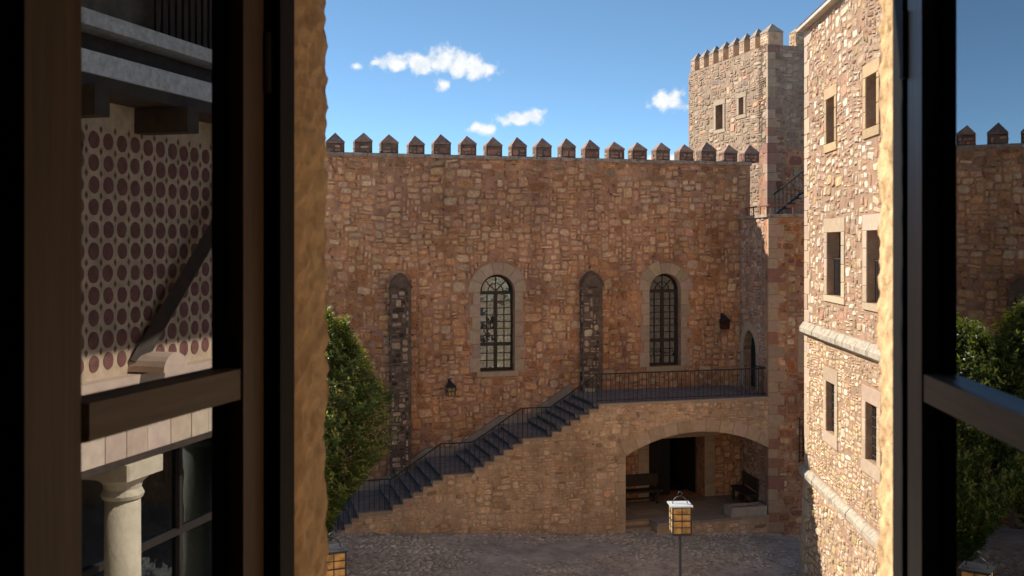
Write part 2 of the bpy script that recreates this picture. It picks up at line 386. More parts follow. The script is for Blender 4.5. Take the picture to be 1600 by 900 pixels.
# ------------------------------------------------------------------ courtyard ground
gm = mat('courtyard_cobbles', (0.47, 0.40, 0.335), vary=0.4, scale=1.2, bump=0, rough=0.88, stain=[(0.55, 0.5, 0.68, (0.56, 0.49, 0.42)), (3.5, 0.60, 0.72, (0.30, 0.255, 0.215))])
n_, l_ = gm.node_tree.nodes, gm.node_tree.links
geo = n_.new('ShaderNodeNewGeometry'); vo = n_.new('ShaderNodeTexVoronoi'); vo.feature = 'DISTANCE_TO_EDGE'; vo.inputs['Scale'].default_value = 6.5
l_.new(geo.outputs['Position'], vo.inputs['Vector'])
mp = n_.new('ShaderNodeMapRange'); mp.inputs[1].default_value = 0.0; mp.inputs[2].default_value = 0.12; l_.new(vo.outputs['Distance'], mp.inputs[0])
nz_ = n_.new('ShaderNodeTexNoise'); nz_.inputs['Scale'].default_value = 9; nz_.inputs['Detail'].default_value = 6; l_.new(geo.outputs['Position'], nz_.inputs['Vector'])
ad = n_.new('ShaderNodeMath'); ad.operation = 'MULTIPLY_ADD'; l_.new(mp.outputs[0], ad.inputs[0]); ad.inputs[1].default_value = 0.5; l_.new(nz_.outputs[0], ad.inputs[2])
bp_ = n_.new('ShaderNodeBump'); bp_.inputs['Strength'].default_value = 0.9; bp_.inputs['Distance'].default_value = 0.05; l_.new(ad.outputs[0], bp_.inputs['Height'])
l_.new(bp_.outputs[0], n_['Principled BSDF'].inputs['Normal'])
xs = [-900, -200, -60, -25, -11] + [x * 1.0 for x in range(-10, 11)] + [11, 25, 60, 200, 900]
ys = [-900, -200, -40, -5] + [y * 1.5 for y in range(0, 26)] + [60, 200, 900]
b = MB(); vs = []
rg = random.Random(3)
for y in ys:
    for x in xs: vs.append(Vector((x, y, ground_z(x) + (rg.uniform(-0.02, 0.02) if abs(x) < 11 and 0 < y < 31 else 0))))
nx = len(xs)
b.add(vs, [(j * nx + i, j * nx + i + 1, (j + 1) * nx + i + 1, (j + 1) * nx + i) for j in range(len(ys) - 1) for i in range(nx - 1)])
g = b.build('courtyard_ground', gm, smooth=True, kind='structure')
b = MB(); rc = random.Random(77); y = 26.0
while y < 35.5:
    x = -9.0 + rc.uniform(0, .15); hgt = rc.uniform(.11, .16)
    while x < 9.6:
        w = rc.uniform(.10, .24); dens = mnoise.noise(Vector((x * .35, y * .5, 4.2)))
        if dens > -.10 - rc.random() * .25 and y < 30.2 + (x + 5) * .28:
            a_, c_ = w * .47, hgt * .46; n6 = 7; t0 = rc.random() * 6; zz0 = ground_z(x); pk = rc.uniform(.004, .014)
            ring = [(x + w / 2 + math.cos(t0 + 6.2832 * q / n6) * a_ * rc.uniform(.85, 1.05), y + hgt / 2 + math.sin(t0 + 6.2832 * q / n6) * c_ * rc.uniform(.85, 1.05)) for q in range(n6)]
            cx_, cy_ = x + w / 2, y + hgt / 2
            vs = [Vector((px_, py_, zz0 - .03)) for px_, py_ in ring] + [Vector((cx_ + (px_ - cx_) * .78, cy_ + (py_ - cy_) * .78, zz0 + pk)) for px_, py_ in ring]
            base_c = [(.56, .46, .35), (.47, .38, .29), (.64, .53, .42), (.36, .28, .21)][rc.choices(range(4), (3, 3, 1, 1.2))[0]]; kk = (1 + .30 * dens) * rc.uniform(.88, 1.1)
            b.add(vs, [(q, (q + 1) % n6, n6 + (q + 1) % n6, n6 + q) for q in range(n6)] + [tuple(range(n6, 2 * n6))], tuple(c * kk for c in base_c))
        x += w
    y += hgt
tag(b.build('cobbles', M['stone'], kind='stuff'), 'worn grey cobbles set in the courtyard ground before the stairs', 'cobbles')

# ------------------------------------------------------------------ curtain wall with merlons, windows, pilasters, door
WTOP = 11.96
UL, UR = -22.0, BW.ux(1172)
wall = thing('castle_wall', BW.P(0, 0), 'long rubble stone castle wall topped with pointed merlons and pierced by arched windows', 'wall')
rw_ = random.Random(11)

WINS = []
for xl, xr, yt, yb in [(750, 804.5, 429, 579), (1014.5, 1064, 427.5, 571)]:
    u0, zt = BW.hit(xl, yt); u1, zb = BW.hit(xr, yb); WINS.append(((u0 + u1) / 2, 0.59, zb, zt))
def arch_poly(uc, hw, zb, zt, n=16, r=None):
    zs = zt - hw
    return [(uc - hw, zb), (uc + hw, zb)] + [(uc + hw * math.cos(math.pi * k / n), zs + hw * math.sin(math.pi * k / n)) for k in range(n + 1)]
DOOR = (BW.hit(1014, 700)[0], BW.hit(1101, 700)[0], 0.16, BW.hit(1060, 684)[1])
holes = [arch_poly(*w) for w in WINS] + [rect(DOOR[0], DOOR[1], DOOR[2], DOOR[3])]
b = MB(); b.slab(BW, [(UL, -1.5), (UR, -1.5), (UR, WTOP - 0.12), (UL, WTOP - 0.12)], holes, -1.1, 0.0)
b.build('wall_core', M['mortar_red'], wall)
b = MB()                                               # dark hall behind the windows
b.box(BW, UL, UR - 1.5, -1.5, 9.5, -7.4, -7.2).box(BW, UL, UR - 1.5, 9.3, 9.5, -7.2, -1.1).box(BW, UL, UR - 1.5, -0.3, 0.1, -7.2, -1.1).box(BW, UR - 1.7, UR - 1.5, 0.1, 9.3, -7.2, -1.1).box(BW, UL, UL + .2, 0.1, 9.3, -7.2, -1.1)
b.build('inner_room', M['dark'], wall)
PIL = [(BW.ux(608.5), BW.ux(640), BW.hit(624, 428)[1]), (BW.ux(906.5), BW.ux(936.5), BW.hit(921, 425)[1]), (-11.75, -11.05, BW.hit(624, 428)[1])]
def wall_blocked(u, z):
    for uc, hw, zb, zt in WINS:
        du = abs(u - uc); zs = zt - hw
        if zb - 0.12 < z <= zs and du < hw + 0.34: return True
        if z > zs and math.hypot(du, z - zs) < hw + 0.47: return True
    for a, c, t in PIL:
        if a - 0.02 < u < c + 0.02 and z < t - 0.05: return True
    if DOOR[0] - 0.42 < u < DOOR[1] + 0.42 and z < DOOR[3] + 0.36: return True
    return z > WTOP - 0.16
def wall_pal(u, z):
    k = mnoise.noise(Vector((u * 0.23, z * 0.3, 1.7))) + (6.2 - z) * 0.09
    k = max(0, min(1, 0.5 + k))
    return [(3.6, TAN), (1.2 + 3.4 * k, ORANGE), (0.3 + 2.0 * k, RUST), (1.2 - 0.6 * k, PALE), (0.9 - 0.5 * k, GREY), (2.2, PINK), (0.4, OCHRE), (0.04, DKRED)]
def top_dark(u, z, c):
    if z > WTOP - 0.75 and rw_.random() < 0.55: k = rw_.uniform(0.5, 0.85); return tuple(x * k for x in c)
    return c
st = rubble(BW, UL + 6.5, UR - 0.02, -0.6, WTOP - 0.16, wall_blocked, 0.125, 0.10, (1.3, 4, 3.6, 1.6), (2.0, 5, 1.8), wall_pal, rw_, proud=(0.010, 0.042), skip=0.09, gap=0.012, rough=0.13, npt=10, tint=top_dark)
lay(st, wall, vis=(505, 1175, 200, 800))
# coping course
u = UL
while u < UR:
    w = rw_.uniform(0.5, 0.95); e2 = min(u + w, UR + 0.05)
    if e2 - u > 0.1 and e2 > -13.5: block(wall, BW, rect(u + 0.006, e2 - 0.006, WTOP - 0.12, WTOP), -1.16, 0.07, 0.012, None, 'coping_stone', M['coping'])
    u = e2
# merlons
mxs = [525, 568.5, 611, 652.5, 694, 735, 774.5, 813.5, 852, 889.5, 927, 964.5, 1000.5, 1036.5, 1072.5, 1108.5, 1143.5]
mus = [BW.ux(x) for x in mxs]; stp = (mus[-1] - mus[0]) / (len(mus) - 1)
mus = [mus[0] - stp * k for k in range(6, 0, -1)] + [mus[0] + stp * k for k in range(len(mxs))] + [mus[-1] + stp * 0.93]
MPAL = [(3, (0.46, 0.25, 0.18)), (2, (0.33, 0.165, 0.12)), (1, (0.47, 0.29, 0.21)), (0.6, (0.26, 0.18, 0.14))]
def merlon(parent, F, uc, z0, hw, hb, hc, depth, rnd, dfront=-0.04, pal=MPAL, mm=None, cm=None):
    b = MB(); b.bbox(F, uc - hw, uc + hw, z0, z0 + hb, dfront - depth, dfront, 0.03); o = b.build('merlon', mm or M['mortar_dark'], parent)
    k = 0.006; a0, a1, c0, c1 = uc - hw - k, uc + hw + k, dfront - depth - k, dfront + k
    b = MB(); zz = z0 + hb
    tip = F.P(uc + rnd.uniform(-.035, .035), zz + hc, dfront - depth / 2)
    b.add([F.P(a0, zz, c1), F.P(a1, zz, c1), F.P(a1, zz, c0), F.P(a0, zz, c0), F.P(a0, zz + .05, c1), F.P(a1, zz + .05, c1), F.P(a1, zz + .05, c0), F.P(a0, zz + .05, c0), tip],
          [(0, 1, 5, 4), (1, 2, 6, 5), (2, 3, 7, 6), (3, 0, 4, 7), (4, 5, 8), (5, 6, 8), (6, 7, 8), (7, 4, 8), (3, 2, 1, 0)])
    b.build('cap', cm or M['capstone'], o)
    b = MB()
    for FF, (p, q) in ((F, (uc - hw, uc + hw)),):
        FO = Frame(F.o.x + F.n.x * dfront, F.o.y + F.n.y * dfront, F.deg)
        for s_ in rubble(FO, p + 0.02, q - 0.02, z0 + 0.02, z0 + hb, None, 0.115, 0.115, (2, 3, 2), (5, 1.5), pal, rnd, proud=(0.004, 0.02), skip=0.03, gap=0.009, warp=0.01): b.add(s_[0], s_[1], s_[2])
    # left flank, seen where the parapet turns away
    pl = F.P(uc - hw, 0, dfront - depth); FL = Frame(pl.x, pl.y, F.deg - 90)
    for s_ in rubble(FL, 0.02, depth - 0.02, z0 + 0.02, z0 + hb, None, 0.115, 0.115, (2, 3, 2), (5, 1.5), pal, rnd, proud=(0.004, 0.02), skip=0.03, gap=0.009, warp=0.01): b.add(s_[0], s_[1], s_[2])
    b.build('small_stones', M['stone'], o, kind='stuff')
    return o
M['capstone'] = mat('merlon_cap', (0.30, 0.195, 0.15), vary=0.4, scale=8, bump=0.5, bscale=25, rough=0.95, spec=0.15)
for u in mus: merlon(wall, BW, u + rw_.uniform(-.015, .015), WTOP, 0.275 + rw_.uniform(-.02, .018), 0.33 + rw_.uniform(-.04, .03), 0.34 + rw_.uniform(-.035, .03), 0.46, rw_)

# windows: dressed surrounds, frames, panes
def arched_window(parent, F, uc, hw, zb, zt, rnd):
    zs = zt - hw
    # jamb stones, alternating long and short
    for s in (-1, 1):
        z = zb - 0.02; k = rnd.randint(0, 1)
        while z < zs - 0.05:
            h = min(rnd.uniform(0.34, 0.55), zs - z); 
            if zs - z - h < 0.15: h = zs - z
            w = (0.34, 0.25)[k % 2] + rnd.uniform(-.03, .05); k += 1
            a, c = (uc + s * hw, uc + s * (hw + w)) if s > 0 else (uc - hw - w, uc - hw)
            block(parent, F, rect(a + .004, c - .004, z + .005, z + h - .005), -0.25, 0.022, 0.010, sandstone(rnd), 'surround_stone'); z += h
    nv = 7; oo = [0.40 + rnd.uniform(-.05, .08) for _ in range(nv)]
    for k in range(nv):
        t0, t1 = math.pi * k / nv + 0.006, math.pi * (k + 1) / nv - 0.006; poly = []
        for q in range(5): t = t0 + (t1 - t0) * q / 4; poly.append((uc + (hw + oo[k]) * math.cos(t), zs + (hw + oo[k]) * math.sin(t)))
        for q in range(5): t = t1 + (t0 - t1) * q / 4; poly.append((uc + hw * math.cos(t), zs + hw * math.sin(t)))
        block(parent, F, poly, -0.25, 0.024, 0.010, sandstone(rnd), 'voussoir')
    block(parent, F, rect(uc - hw - .12, uc + hw + .12, zb - 0.17, zb - 0.005), -0.3, 0.05, 0.012, sandstone(rnd), 'sill')
    # frame
    d0, d1 = -0.30, -0.24; t = 0.055
    b = MB(); N = 18
    ring = lambda r: [(uc + r * math.cos(math.pi * k / N), zs + r * math.sin(math.pi * k / N)) for k in range(N + 1)]
    ro, ri = ring(hw), ring(hw - t)
    for k in range(N): b.prism(F, [ri[k], ro[k], ro[k + 1], ri[k + 1]], d0, d1)
    b.box(F, uc - hw, uc - hw + t, zb, zs, d0, d1).box(F, uc + hw - t, uc + hw, zb, zs, d0, d1).box(F, uc - hw + t, uc + hw - t, zb, zb + 0.09, d0, d1)
    zt1 = zs - 0.02; zt2 = zb + (zs - zb) * 0.335
    b.box(F, uc - hw + t, uc + hw - t, zt1 - 0.06, zt1 + 0.05, d0 - .01, d1 + 0.02).box(F, uc - hw + t, uc + hw - t, zt2 - 0.055, zt2 + 0.055, d0 - .01, d1 + 0.02)
    b.box(F, uc - 0.055, uc + 0.055, zb + .09, zt1 - .06, d0 - .005, d1 + 0.015)
    win = b.build('window', M['frame'], parent)
    bars = MB(); gd = -0.275
    def pane(poly):
        p = MB(); p.prism(F, poly, gd - 0.004, gd, 0, None, (rnd.uniform(-.012, .012), rnd.uniform(-.01, .01))); p.build('pane', M['glass'], win)
    for s in (-1, 1):
        a0, a1 = (uc - hw + t, uc - 0.055) if s < 0 else (uc + 0.055, uc + hw - t)
        for z0, z1, n in ((zb + .09, zt2 - .055, 3), (zt2 + .055, zt1 - .06, 7)):
            am = (a0 + a1) / 2
            bars.box(F, am - .014, am + .014, z0, z1, gd + .001, d1 - .004)
            for k in range(1, n): zz = z0 + (z1 - z0) * k / n; bars.box(F, a0, a1, zz - .014, zz + .014, gd + .001, d1 - .008)
            for k in range(n):
                za, zc = z0 + (z1 - z0) * k / n, z0 + (z1 - z0) * (k + 1) / n
                pane(rect(a0, am, za, zc)); pane(rect(am, a1, za, zc))
    r1 = (hw - t) * 0.48; zf = zt1 + 0.05; r2 = hw - t
    for k in range(12):
        t0, t1 = math.pi * k / 12, math.pi * (k + 1) / 12
        bars.prism(F, [(uc + r * math.cos(q), zf + r * math.sin(q)) for r, q in ((r1 - .014, t0), (r1 + .014, t0), (r1 + .014, t1), (r1 - .014, t1))], gd + .001, d1 - .004)
    for q in (45, 90, 135):
        c, s = math.cos(math.radians(q)), math.sin(math.radians(q)); rr = r2 - 0.03
        bars.prism(F, [(uc + s * .014, zf - c * .014), (uc + c * rr + s * .014, zf + s * rr - c * .014), (uc + c * rr - s * .014, zf + s * rr + c * .014), (uc - s * .014, zf + c * .014)], gd + .001, d1 - .006)
    for k in range(4):
        q0, q1 = math.pi * k / 4, math.pi * (k + 1) / 4
        pane([(uc, zf)] + [(uc + r1 * math.cos(q0 + (q1 - q0) * i / 3), zf + r1 * math.sin(q0 + (q1 - q0) * i / 3)) for i in range(4)])
        pane([(uc + r1 * math.cos(q0), zf + r1 * math.sin(q0))] + [(uc + (r2 - .06) * math.cos(q0 + (q1 - q0) * i / 3), zf + (r2 - .06) * math.sin(q0 + (q1 - q0) * i / 3)) for i in range(4)] + [(uc + r1 * math.cos(q1), zf + r1 * math.sin(q1))])
    bars.build('glazing_bars', M['frame'], win)
for w in WINS: arched_window(wall, BW, *w, rw_)
M['curtain'] = mat('pale_curtain', (0.62, 0.62, 0.58), vary=0.1, bump=0)
for w in WINS[:1]:
    uc, hw, zb, zt = w; b = MB()
    for a, c in ((uc - .30, uc - .06), (uc + .34, uc + .56)):
        n = 8; vs = [BW.P(a + (c - a) * k / n, z, -0.42 + 0.03 * (k % 2)) for k in range(n + 1) for z in (zb + .95, zt - .65)]
        b.add(vs, [(2 * k, 2 * k + 2, 2 * k + 3, 2 * k + 1) for k in range(n)])
    b.build('curtain', M['curtain'], wall)

# pilasters
for a, c, t in PIL:
    F2 = Frame((BW.P(0, 0, 0.30)).x, (BW.P(0, 0, 0.30)).y, TILT); uc = (a + c) / 2
    b = MB(); b.slab(BW, [(a, -0.5), (c, -0.5), (c, t - 0.42), (c - .07, t - .24), (c - .19, t - .08), (uc, t), (a + .19, t - .08), (a + .07, t - .24), (a, t - 0.42)], [], -0.1, 0.30); p = b.build('pilaster', M['mortar_dark'], wall)
    pal = [(2.6, (0.26, 0.185, 0.135)), (2.6, (0.44, 0.30, 0.195)), (2.6, (0.07, 0.05, 0.038)), (1.0, (0.56, 0.42, 0.285)), (1.5, (0.15, 0.10, 0.075))]
    ss = rubble(F2, a + .01, c - .01, -0.3, t - 0.40, None, 0.115, 0.09, (2, 4, 3), (4, 3, 1), pal, rw_, proud=(0.0, 0.05), skip=0.05, warp=0.015, rough=0.12)
    pl = BW.P(a, 0, 0.0); FL = Frame(pl.x, pl.y, TILT - 90); pr = BW.P(c, 0, 0.30); FR = Frame(pr.x, pr.y, TILT + 90)
    ss += rubble(FL, 0.0, 0.29, -0.3, t - 0.40, None, 0.14, 0.1, (2, 4), (4, 3), pal, rw_, proud=(0.0, 0.03), skip=0.05, warp=0.01)
    lay(ss, p, limit=90, vis=(505, 1200, 200, 800))
    b = MB(); b.slab(BW, [(a - .03, t - 0.46), (a - .03, t - .41), (a + .05, t - .21), (a + .18, t - .05), (uc, t + .04), (c - .18, t - .05), (c - .05, t - .21), (c + .03, t - .41), (c + .03, t - .46), (c - .09, t - .26), (c - .2, t - .11), (uc, t - .03), (a + .2, t - .11), (a + .09, t - .26)][::-1], [], -0.1, 0.35); b.build('cap', M['mortar_dark'], p)

# porch door
d0u, d1u, dz0, dz1 = DOOR; dm = d0u + (d1u - d0u) * 0.49
b = MB(); k = d0u + 0.01
while k < dm - 0.02: b.bbox(BW, k + .003, min(k + .13, dm) - .003, dz0 + .02, dz1, -0.62, -0.55, 0.008); k += .13
b.build('door', M['doorwood'], wall, label='closed dark plank leaf of the porch door')
b = MB(); hp = BW.P(d1u - .06, 0, -0.62); FD = Frame(hp.x, hp.y, TILT + 100)
k = 0
while k < 0.85: b.bbox(FD, k + .003, k + .127, dz0 + .02, dz1, -0.06, 0.0, 0.008); k += .13
b.build('door', M['doorwood'], wall, label='open dark plank leaf of the porch door')
for s, (a, c) in enumerate(((d0u - .40, d0u), (d1u, d1u + .40))):
    z = dz0 - .1
    while z < dz1 - 0.1:
        h = min(rw_.uniform(.35, .6), dz1 - z); block(wall, BW, rect(a + .005, c - .005, z + .005, z + h - .005), -0.4, 0.02, 0.01, sandstone(rw_), 'door_jamb_stone'); z += h
block(wall, BW, rect(d0u - .45, d1u + .45, dz1 + .004, dz1 + .34), -0.4, 0.025, 0.012, sandstone(rw_), 'lintel')
b = MB(); b.box(BW, dm + .05, dm + .42, dz0, dz1, -3.2, -3.0); b.build('inner_wall_strip', mat('lit_inner_wall', (0.34, 0.32, 0.30), bump=0), wall)  # strip of lit inner wall, its light put into the pale grey

# ------------------------------------------------------------------ outer staircase with porch
stair = thing('stone_staircase', ST.P(0, ground_z(2.7)), 'outside stone staircase with dark treads climbing over a wide arched porch', 'staircase')
rs = random.Random(23)
L0, L1, L2, L3, RI = 1.14, 2.10, 3.06, 4.02, 0.16
UE = ST.ux(1201)
prof = []                                      # (u, level to the right of it)
u560 = ST.ux(561)
for k in range(4): prof.append((u560 - 0.2 * (3 - k), L0 - RI * (3 - k)))
for ua, ub, la in ((614, 692, L0), (742, 817, L1), (863, 936, L2)):
    a, c = ST.ux(ua), ST.ux(ub)
    for k in range(6): prof.append((a + (c - a) * k / 5, la + RI * (k + 1)))
top = []
for i, (u, z) in enumerate(prof):
    zp = prof[i - 1][1] if i else -0.8
    top += [(u, zp), (u, z)]
ua0, zs0 = ST.hit(977.5, 713); ua1, zs1 = ST.hit(1201, 700); um, zm = ST.hit(1094, 674.5)
def circ(p, q, r):
    ax, ay, bx, by, cx, cy = *p, *q, *r; d = 2 * (ax * (by - cy) + bx * (cy - ay) + cx * (ay - by))
    ux = ((ax * ax + ay * ay) * (by - cy) + (bx * bx + by * by) * (cy - ay) + (cx * cx + cy * cy) * (ay - by)) / d
    uy = ((ax * ax + ay * ay) * (cx - bx) + (bx * bx + by * by) * (ax - cx) + (cx * cx + cy * cy) * (bx - ax)) / d
    return ux, uy, math.hypot(ax - ux, ay - uy)
acu, acz, acr = circ((ua0, zs0), (um, zm), (UE, zs1))
ta, tb = math.atan2(zs0 - acz, ua0 - acu), math.atan2(zs1 - acz, UE - acu)
arc = [(acu + acr * math.cos(ta + (tb - ta) * k / 20), acz + acr * math.sin(ta + (tb - ta) * k / 20)) for k in range(21)]
outer = [(top[0][0], -1.5), (ua0, -1.5)] + arc + [(UE, L3)] + top[::-1][:-1]
b = MB(); b.slab(ST, outer, [], -0.5, 0.0); b.build('stair_wall', M['mortar_tan'], stair)
def lev(u):
    z = -9
    for pu, pz in prof:
        if u >= pu: z = pz
    return z
def st_blocked(u, z):
    if z > min(lev(u - .06), lev(u + .06), lev(u)) - 0.03: return True
    if u > ua0 - 0.30 and z < zs0 + .05 and u < UE: return True
    if u > ua0 - 0.3:
        r = math.hypot(u - acu, z - acz)
        if r < acr + 0.42: return True
    return False
SPAL = [(4, (0.60, 0.405, 0.255)), (2, (0.64, 0.47, 0.31)), (1.6, (0.50, 0.305, 0.175)), (0.6, OCHRE), (0.6, (0.27, 0.16, 0.10)), (0.8, PINK), (0.5, PALE)]
ss = rubble(ST, ST.ux(500), UE - .01, -0.7, L3, st_blocked, 0.125, 0.085, (2, 4, 3.2, 1.4), (3.2, 4.5, 1), SPAL, rs, proud=(0.008, 0.035), skip=0.08, gap=0.010)
lay(ss, stair, vis=(560, 1205, 600, 840))
nv = 11
for k in range(nv):
    t0, t1 = ta + (tb - ta) * k / nv, ta + (tb - ta) * (k + 1) / nv; g_ = 0.0025; o_ = 0.40 + rs.uniform(-.03, .03)
    poly = [(acu + r * math.cos(t), acz + r * math.sin(t)) for r, t in [(acr, t0 - g_), (acr, (t0 + t1) / 2), (acr, t1 + g_), (acr + o_, t1 + g_), (acr + o_, (t0 + t1) / 2), (acr + o_, t0 - g_)]]
    if sum(poly[i][0] * poly[(i + 1) % 6][1] - poly[(i + 1) % 6][0] * poly[i][1] for i in range(6)) < 0: poly = poly[::-1]
    block(stair, ST, [(min(u, UE - .004), z) for u, z in poly], -0.52, 0.022, 0.012, sandstone(rs, (0.50, 0.345, 0.22)), 'voussoir')
z = -0.75
while z < zs0 - .02:
    h = min(rs.uniform(.38, .6), zs0 - z); w = rs.choice((.30, .36, .27)); block(stair, ST, rect(ua0 - w, ua0 - .0, z + .005, z + h - .005), -0.53, 0.02, 0.012, sandstone(rs, (0.48, 0.33, 0.21)), 'jamb_stone'); z += h
DEP = 2.79
for i, (u, z) in enumerate(prof):
    u2 = prof[i + 1][0] if i + 1 < len(prof) else UE - 0.01
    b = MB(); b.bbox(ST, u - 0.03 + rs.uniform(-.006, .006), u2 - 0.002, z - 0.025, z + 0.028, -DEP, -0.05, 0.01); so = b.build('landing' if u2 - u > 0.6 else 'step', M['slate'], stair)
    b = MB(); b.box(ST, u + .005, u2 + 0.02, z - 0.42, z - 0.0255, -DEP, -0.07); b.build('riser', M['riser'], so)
    if u2 - u < 0.6 or i == 3 or i == 9 or i == 15 or True:
        block(stair, ST, rect(u + .004, u2 - .004, z - 0.085, z + 0.012), -0.05, 0.018, 0.008, sandstone(rs, (0.42, 0.30, 0.205)), 'edge_stone')
# sloping skirting along the wall
zz = [(prof[3][0], L0), (ST.ux(614), L0), (ST.ux(692), L1), (ST.ux(742), L1), (ST.ux(817), L2), (ST.ux(863), L2), (ST.ux(936), L3)]
for (a, za), (c, zc) in zip(zz[:-1], zz[1:]):
    b = MB(); b.slab(ST, [(a, za - .3), (c, zc - .3), (c, zc + .30), (a, za + .30)], [], -DEP, -DEP + 0.16); b.build('skirting', mat('skirting_render', (0.34, 0.26, 0.20), vary=.3, scale=3) if 'skirt' not in M else M['skirt'], stair)
# porch: floor, steps, ceiling, side wall
b = MB(); b.box(ST, ua0 - .6, UE + .3, 3.35, 3.58, -DEP, -0.5); b.build('porch_ceiling', M['mortar_tan'], stair)
b = MB(); b.box(ST, ua0 - .6, ua0 - .001, -1.2, 3.35, -DEP, -0.52); b.build('porch_side_wall', M['mortar_tan'], stair)
PF = 0.16; upf = ST.ux(1026)
nfl = [(upf, -0.35), (UE - .02, -0.12)]
b = MB(); b.box(ST, ua0, UE - .01, -1.4, PF - 0.07, -DEP, -0.62); b.box(ST, upf, UE - .01, -1.4, PF - .07, -0.615, 0.04); b.build('porch_base', M['mortar_tan'], stair)
u = ua0; row = 0
for d0, d1 in ((-DEP, -2.2), (-2.2, -1.65), (-1.65, -1.1), (-1.1, -0.6), (-0.6, 0.08)):
    u = ua0 if d1 < -.3 else upf
    while u < UE - .03:
        w = min(rs.uniform(.5, 1.0), UE - .02 - u)
        b = MB(); c_ = sandstone(rs, (0.34, 0.265, 0.20), .15); b.box(ST, u + .006, u + w - .006, PF - .07, PF + rs.uniform(-.004, .006), d0 + .006, d1 - .006, c_); b.build('flagstone', M['dressed'], stair); u += w
b = MB(); b.bbox(ST, ua0 + .01, upf - .01, -1.3, -0.02, -0.6, -0.28, .015, (0.36, .27, .2)); b.build('step', M['dressed'], stair)
b = MB(); b.bbox(ST, ua0 + .01, upf - .01, -1.3, -0.18, -0.278, 0.06, .015, (0.33, .25, .185)); b.build('step', M['dressed'], stair)
ss = rubble(Frame(ST.P(0, 0, .04).x, ST.P(0, 0, .04).y, TILT), upf + .02, UE - .03, -0.8, PF - .08, None, 0.13, 0.09, (2, 4, 3, 2), (4, 3), SPAL, rs, proud=(.002, .02), warp=.01)
lay(ss, stair, limit=25)

# ------------------------------------------------------------------ turret beside the landing
tur = thing('stone_turret', TF.P(0, ground_z(8.6)), 'square stone turret with a pointed doorway at the end of the landing', 'turret')
rt = random.Random(5); TT = 10.02
TU1 = 3.4
tw0, twz1 = TF.hit(1259, 517); _, twz0 = TF.hit(1259, 572)
tg0, tgz1 = TF.hit(1248, 652); _, tgz0 = TF.hit(1248, 720)
holesF = [(tw0, tw0 + .9, twz0, twz1), (tg0 + .12, tg0 + .95, tgz0 + .08, tgz1 - .08)]
b = MB(); b.slab_grid(TF, 0, TU1, -1.8, TT - .1, holesF, -0.5, 0.0); b.build('front_wall', M['mortar_red'], tur)
# doorway on the left face
du0, du1 = TL.ux(1161.5), TL.ux(1181.5)
_, dzt = TL.hit(1172, 516); dz_ = L3 + .03; duc = (du0 + du1) / 2; hwD = (du1 - du0) / 2
def pointed(uc, hw, zb, zt, n=8):
    h = 1.15 * hw; zs = zt - h; R_ = (hw * hw + h * h) / (2 * hw)
    right = [(uc + hw - R_ + R_ * math.cos(t), zs + R_ * math.sin(t)) for t in [math.asin(min(1, h / R_)) * k / n for k in range(n + 1)]]
    left = [(2 * uc - x, y) for x, y in right[::-1]][1:]
    return [(uc - hw, zb), (uc + hw, zb)] + right + left, zs
dp, dzs = pointed(duc, hwD, dz_, dzt)
b = MB(); b.slab(TL, rect(0, TLW - 0.0, -1.8, TT - .1), [dp], -0.5, 0.0); b.build('side_wall', M['mortar_red'], tur)
b = MB(); b.box(TF, 0.5, TU1, TT - .3, TT - .1, -4.6, -0.5).box(TF, TU1 - .2, TU1, -1.8, TT - .3, -4.6, -.5).box(TF, 0.9, TU1, dz_ - .3, dz_, -4.6, -.5)
b.box(TL, 0.1, TLW - .5, dz_ - .3, dz_, -1.2, -.5).box(TL, 0.0, TLW - .5, TT - .3, TT - .1, -1.0, -.5); b.build('inner_room', M['dark'], tur)
b = MB(); b.slab(TL, dp, [], -0.34, -0.28); b.build('door', mat('black_door', (0.012, 0.012, 0.014), rough=.6, bump=0), tur)
def tl_block(u, z):
    if abs(u - duc) < hwD + .30 and z < dzs and z > dz_ - .1: return True
    if abs(u - duc) < hwD + .32 and dzs <= z < dzt + .32 - abs(u - duc) * 0.5: return True
    return u > TLW - 0.3 or z > TT - .12
TPAL = [(3, (0.40, 0.30, 0.225)), (2, (0.46, 0.35, 0.26)), (1.5, (0.33, 0.22, 0.16)), (1, (0.36, 0.31, 0.27)), (.6, PINK)]
ss = rubble(TL, 0.02, TLW - .02, -0.4, TT - .12, tl_block, 0.13, 0.10, (3, 4, 2, 1), (4, 4, 1.5), TPAL, rt, proud=(.004, .035), skip=.05, warp=.03)
lay(ss, tur, vis=(1150, 1205, 320, 800))
for s in (-1, 1):
    z = dz_ + .01
    while z < dzs - .02:
        h = min(rt.uniform(.35, .5), dzs - z); a, c = (duc + hwD, duc + hwD + .27) if s > 0 else (duc - hwD - .27, duc - hwD)
        block(tur, TL, rect(a + .003, c - .003, z + .004, z + h - .004), -.28, .02, .01, sandstone(rt), 'jamb_stone'); z += h
pts = dp[2:]; m_ = len(pts) // 2
for seg in (pts[:m_ + 1], pts[m_:]):
    oo = [(u + (u - duc) / (hwD) * .27 if True else 0, z + .30 * (0.35 + 0.65 * (z - dzs) / (dzt - dzs + 1e-6)) if z > dzs + .01 else z) for u, z in seg]
    poly = list(seg) + oo[::-1]
    if sum(poly[i][0] * poly[(i + 1) % len(poly)][1] - poly[(i + 1) % len(poly)][0] * poly[i][1] for i in range(len(poly))) < 0: poly = poly[::-1]
    b = MB(); b.slab(TL, poly, [], -.28, .022, col=sandstone(rt)); b.build('arch_stone', M['dressed'], tur)
def tf_block(u, z):
    if z > TT - .12 or u < .30: return True
    if u > tw0 - .3 and twz0 - .2 < z < twz1 + .25: return True
    if u > tg0 - .02 and tgz0 < z < tgz1: return True
    return False
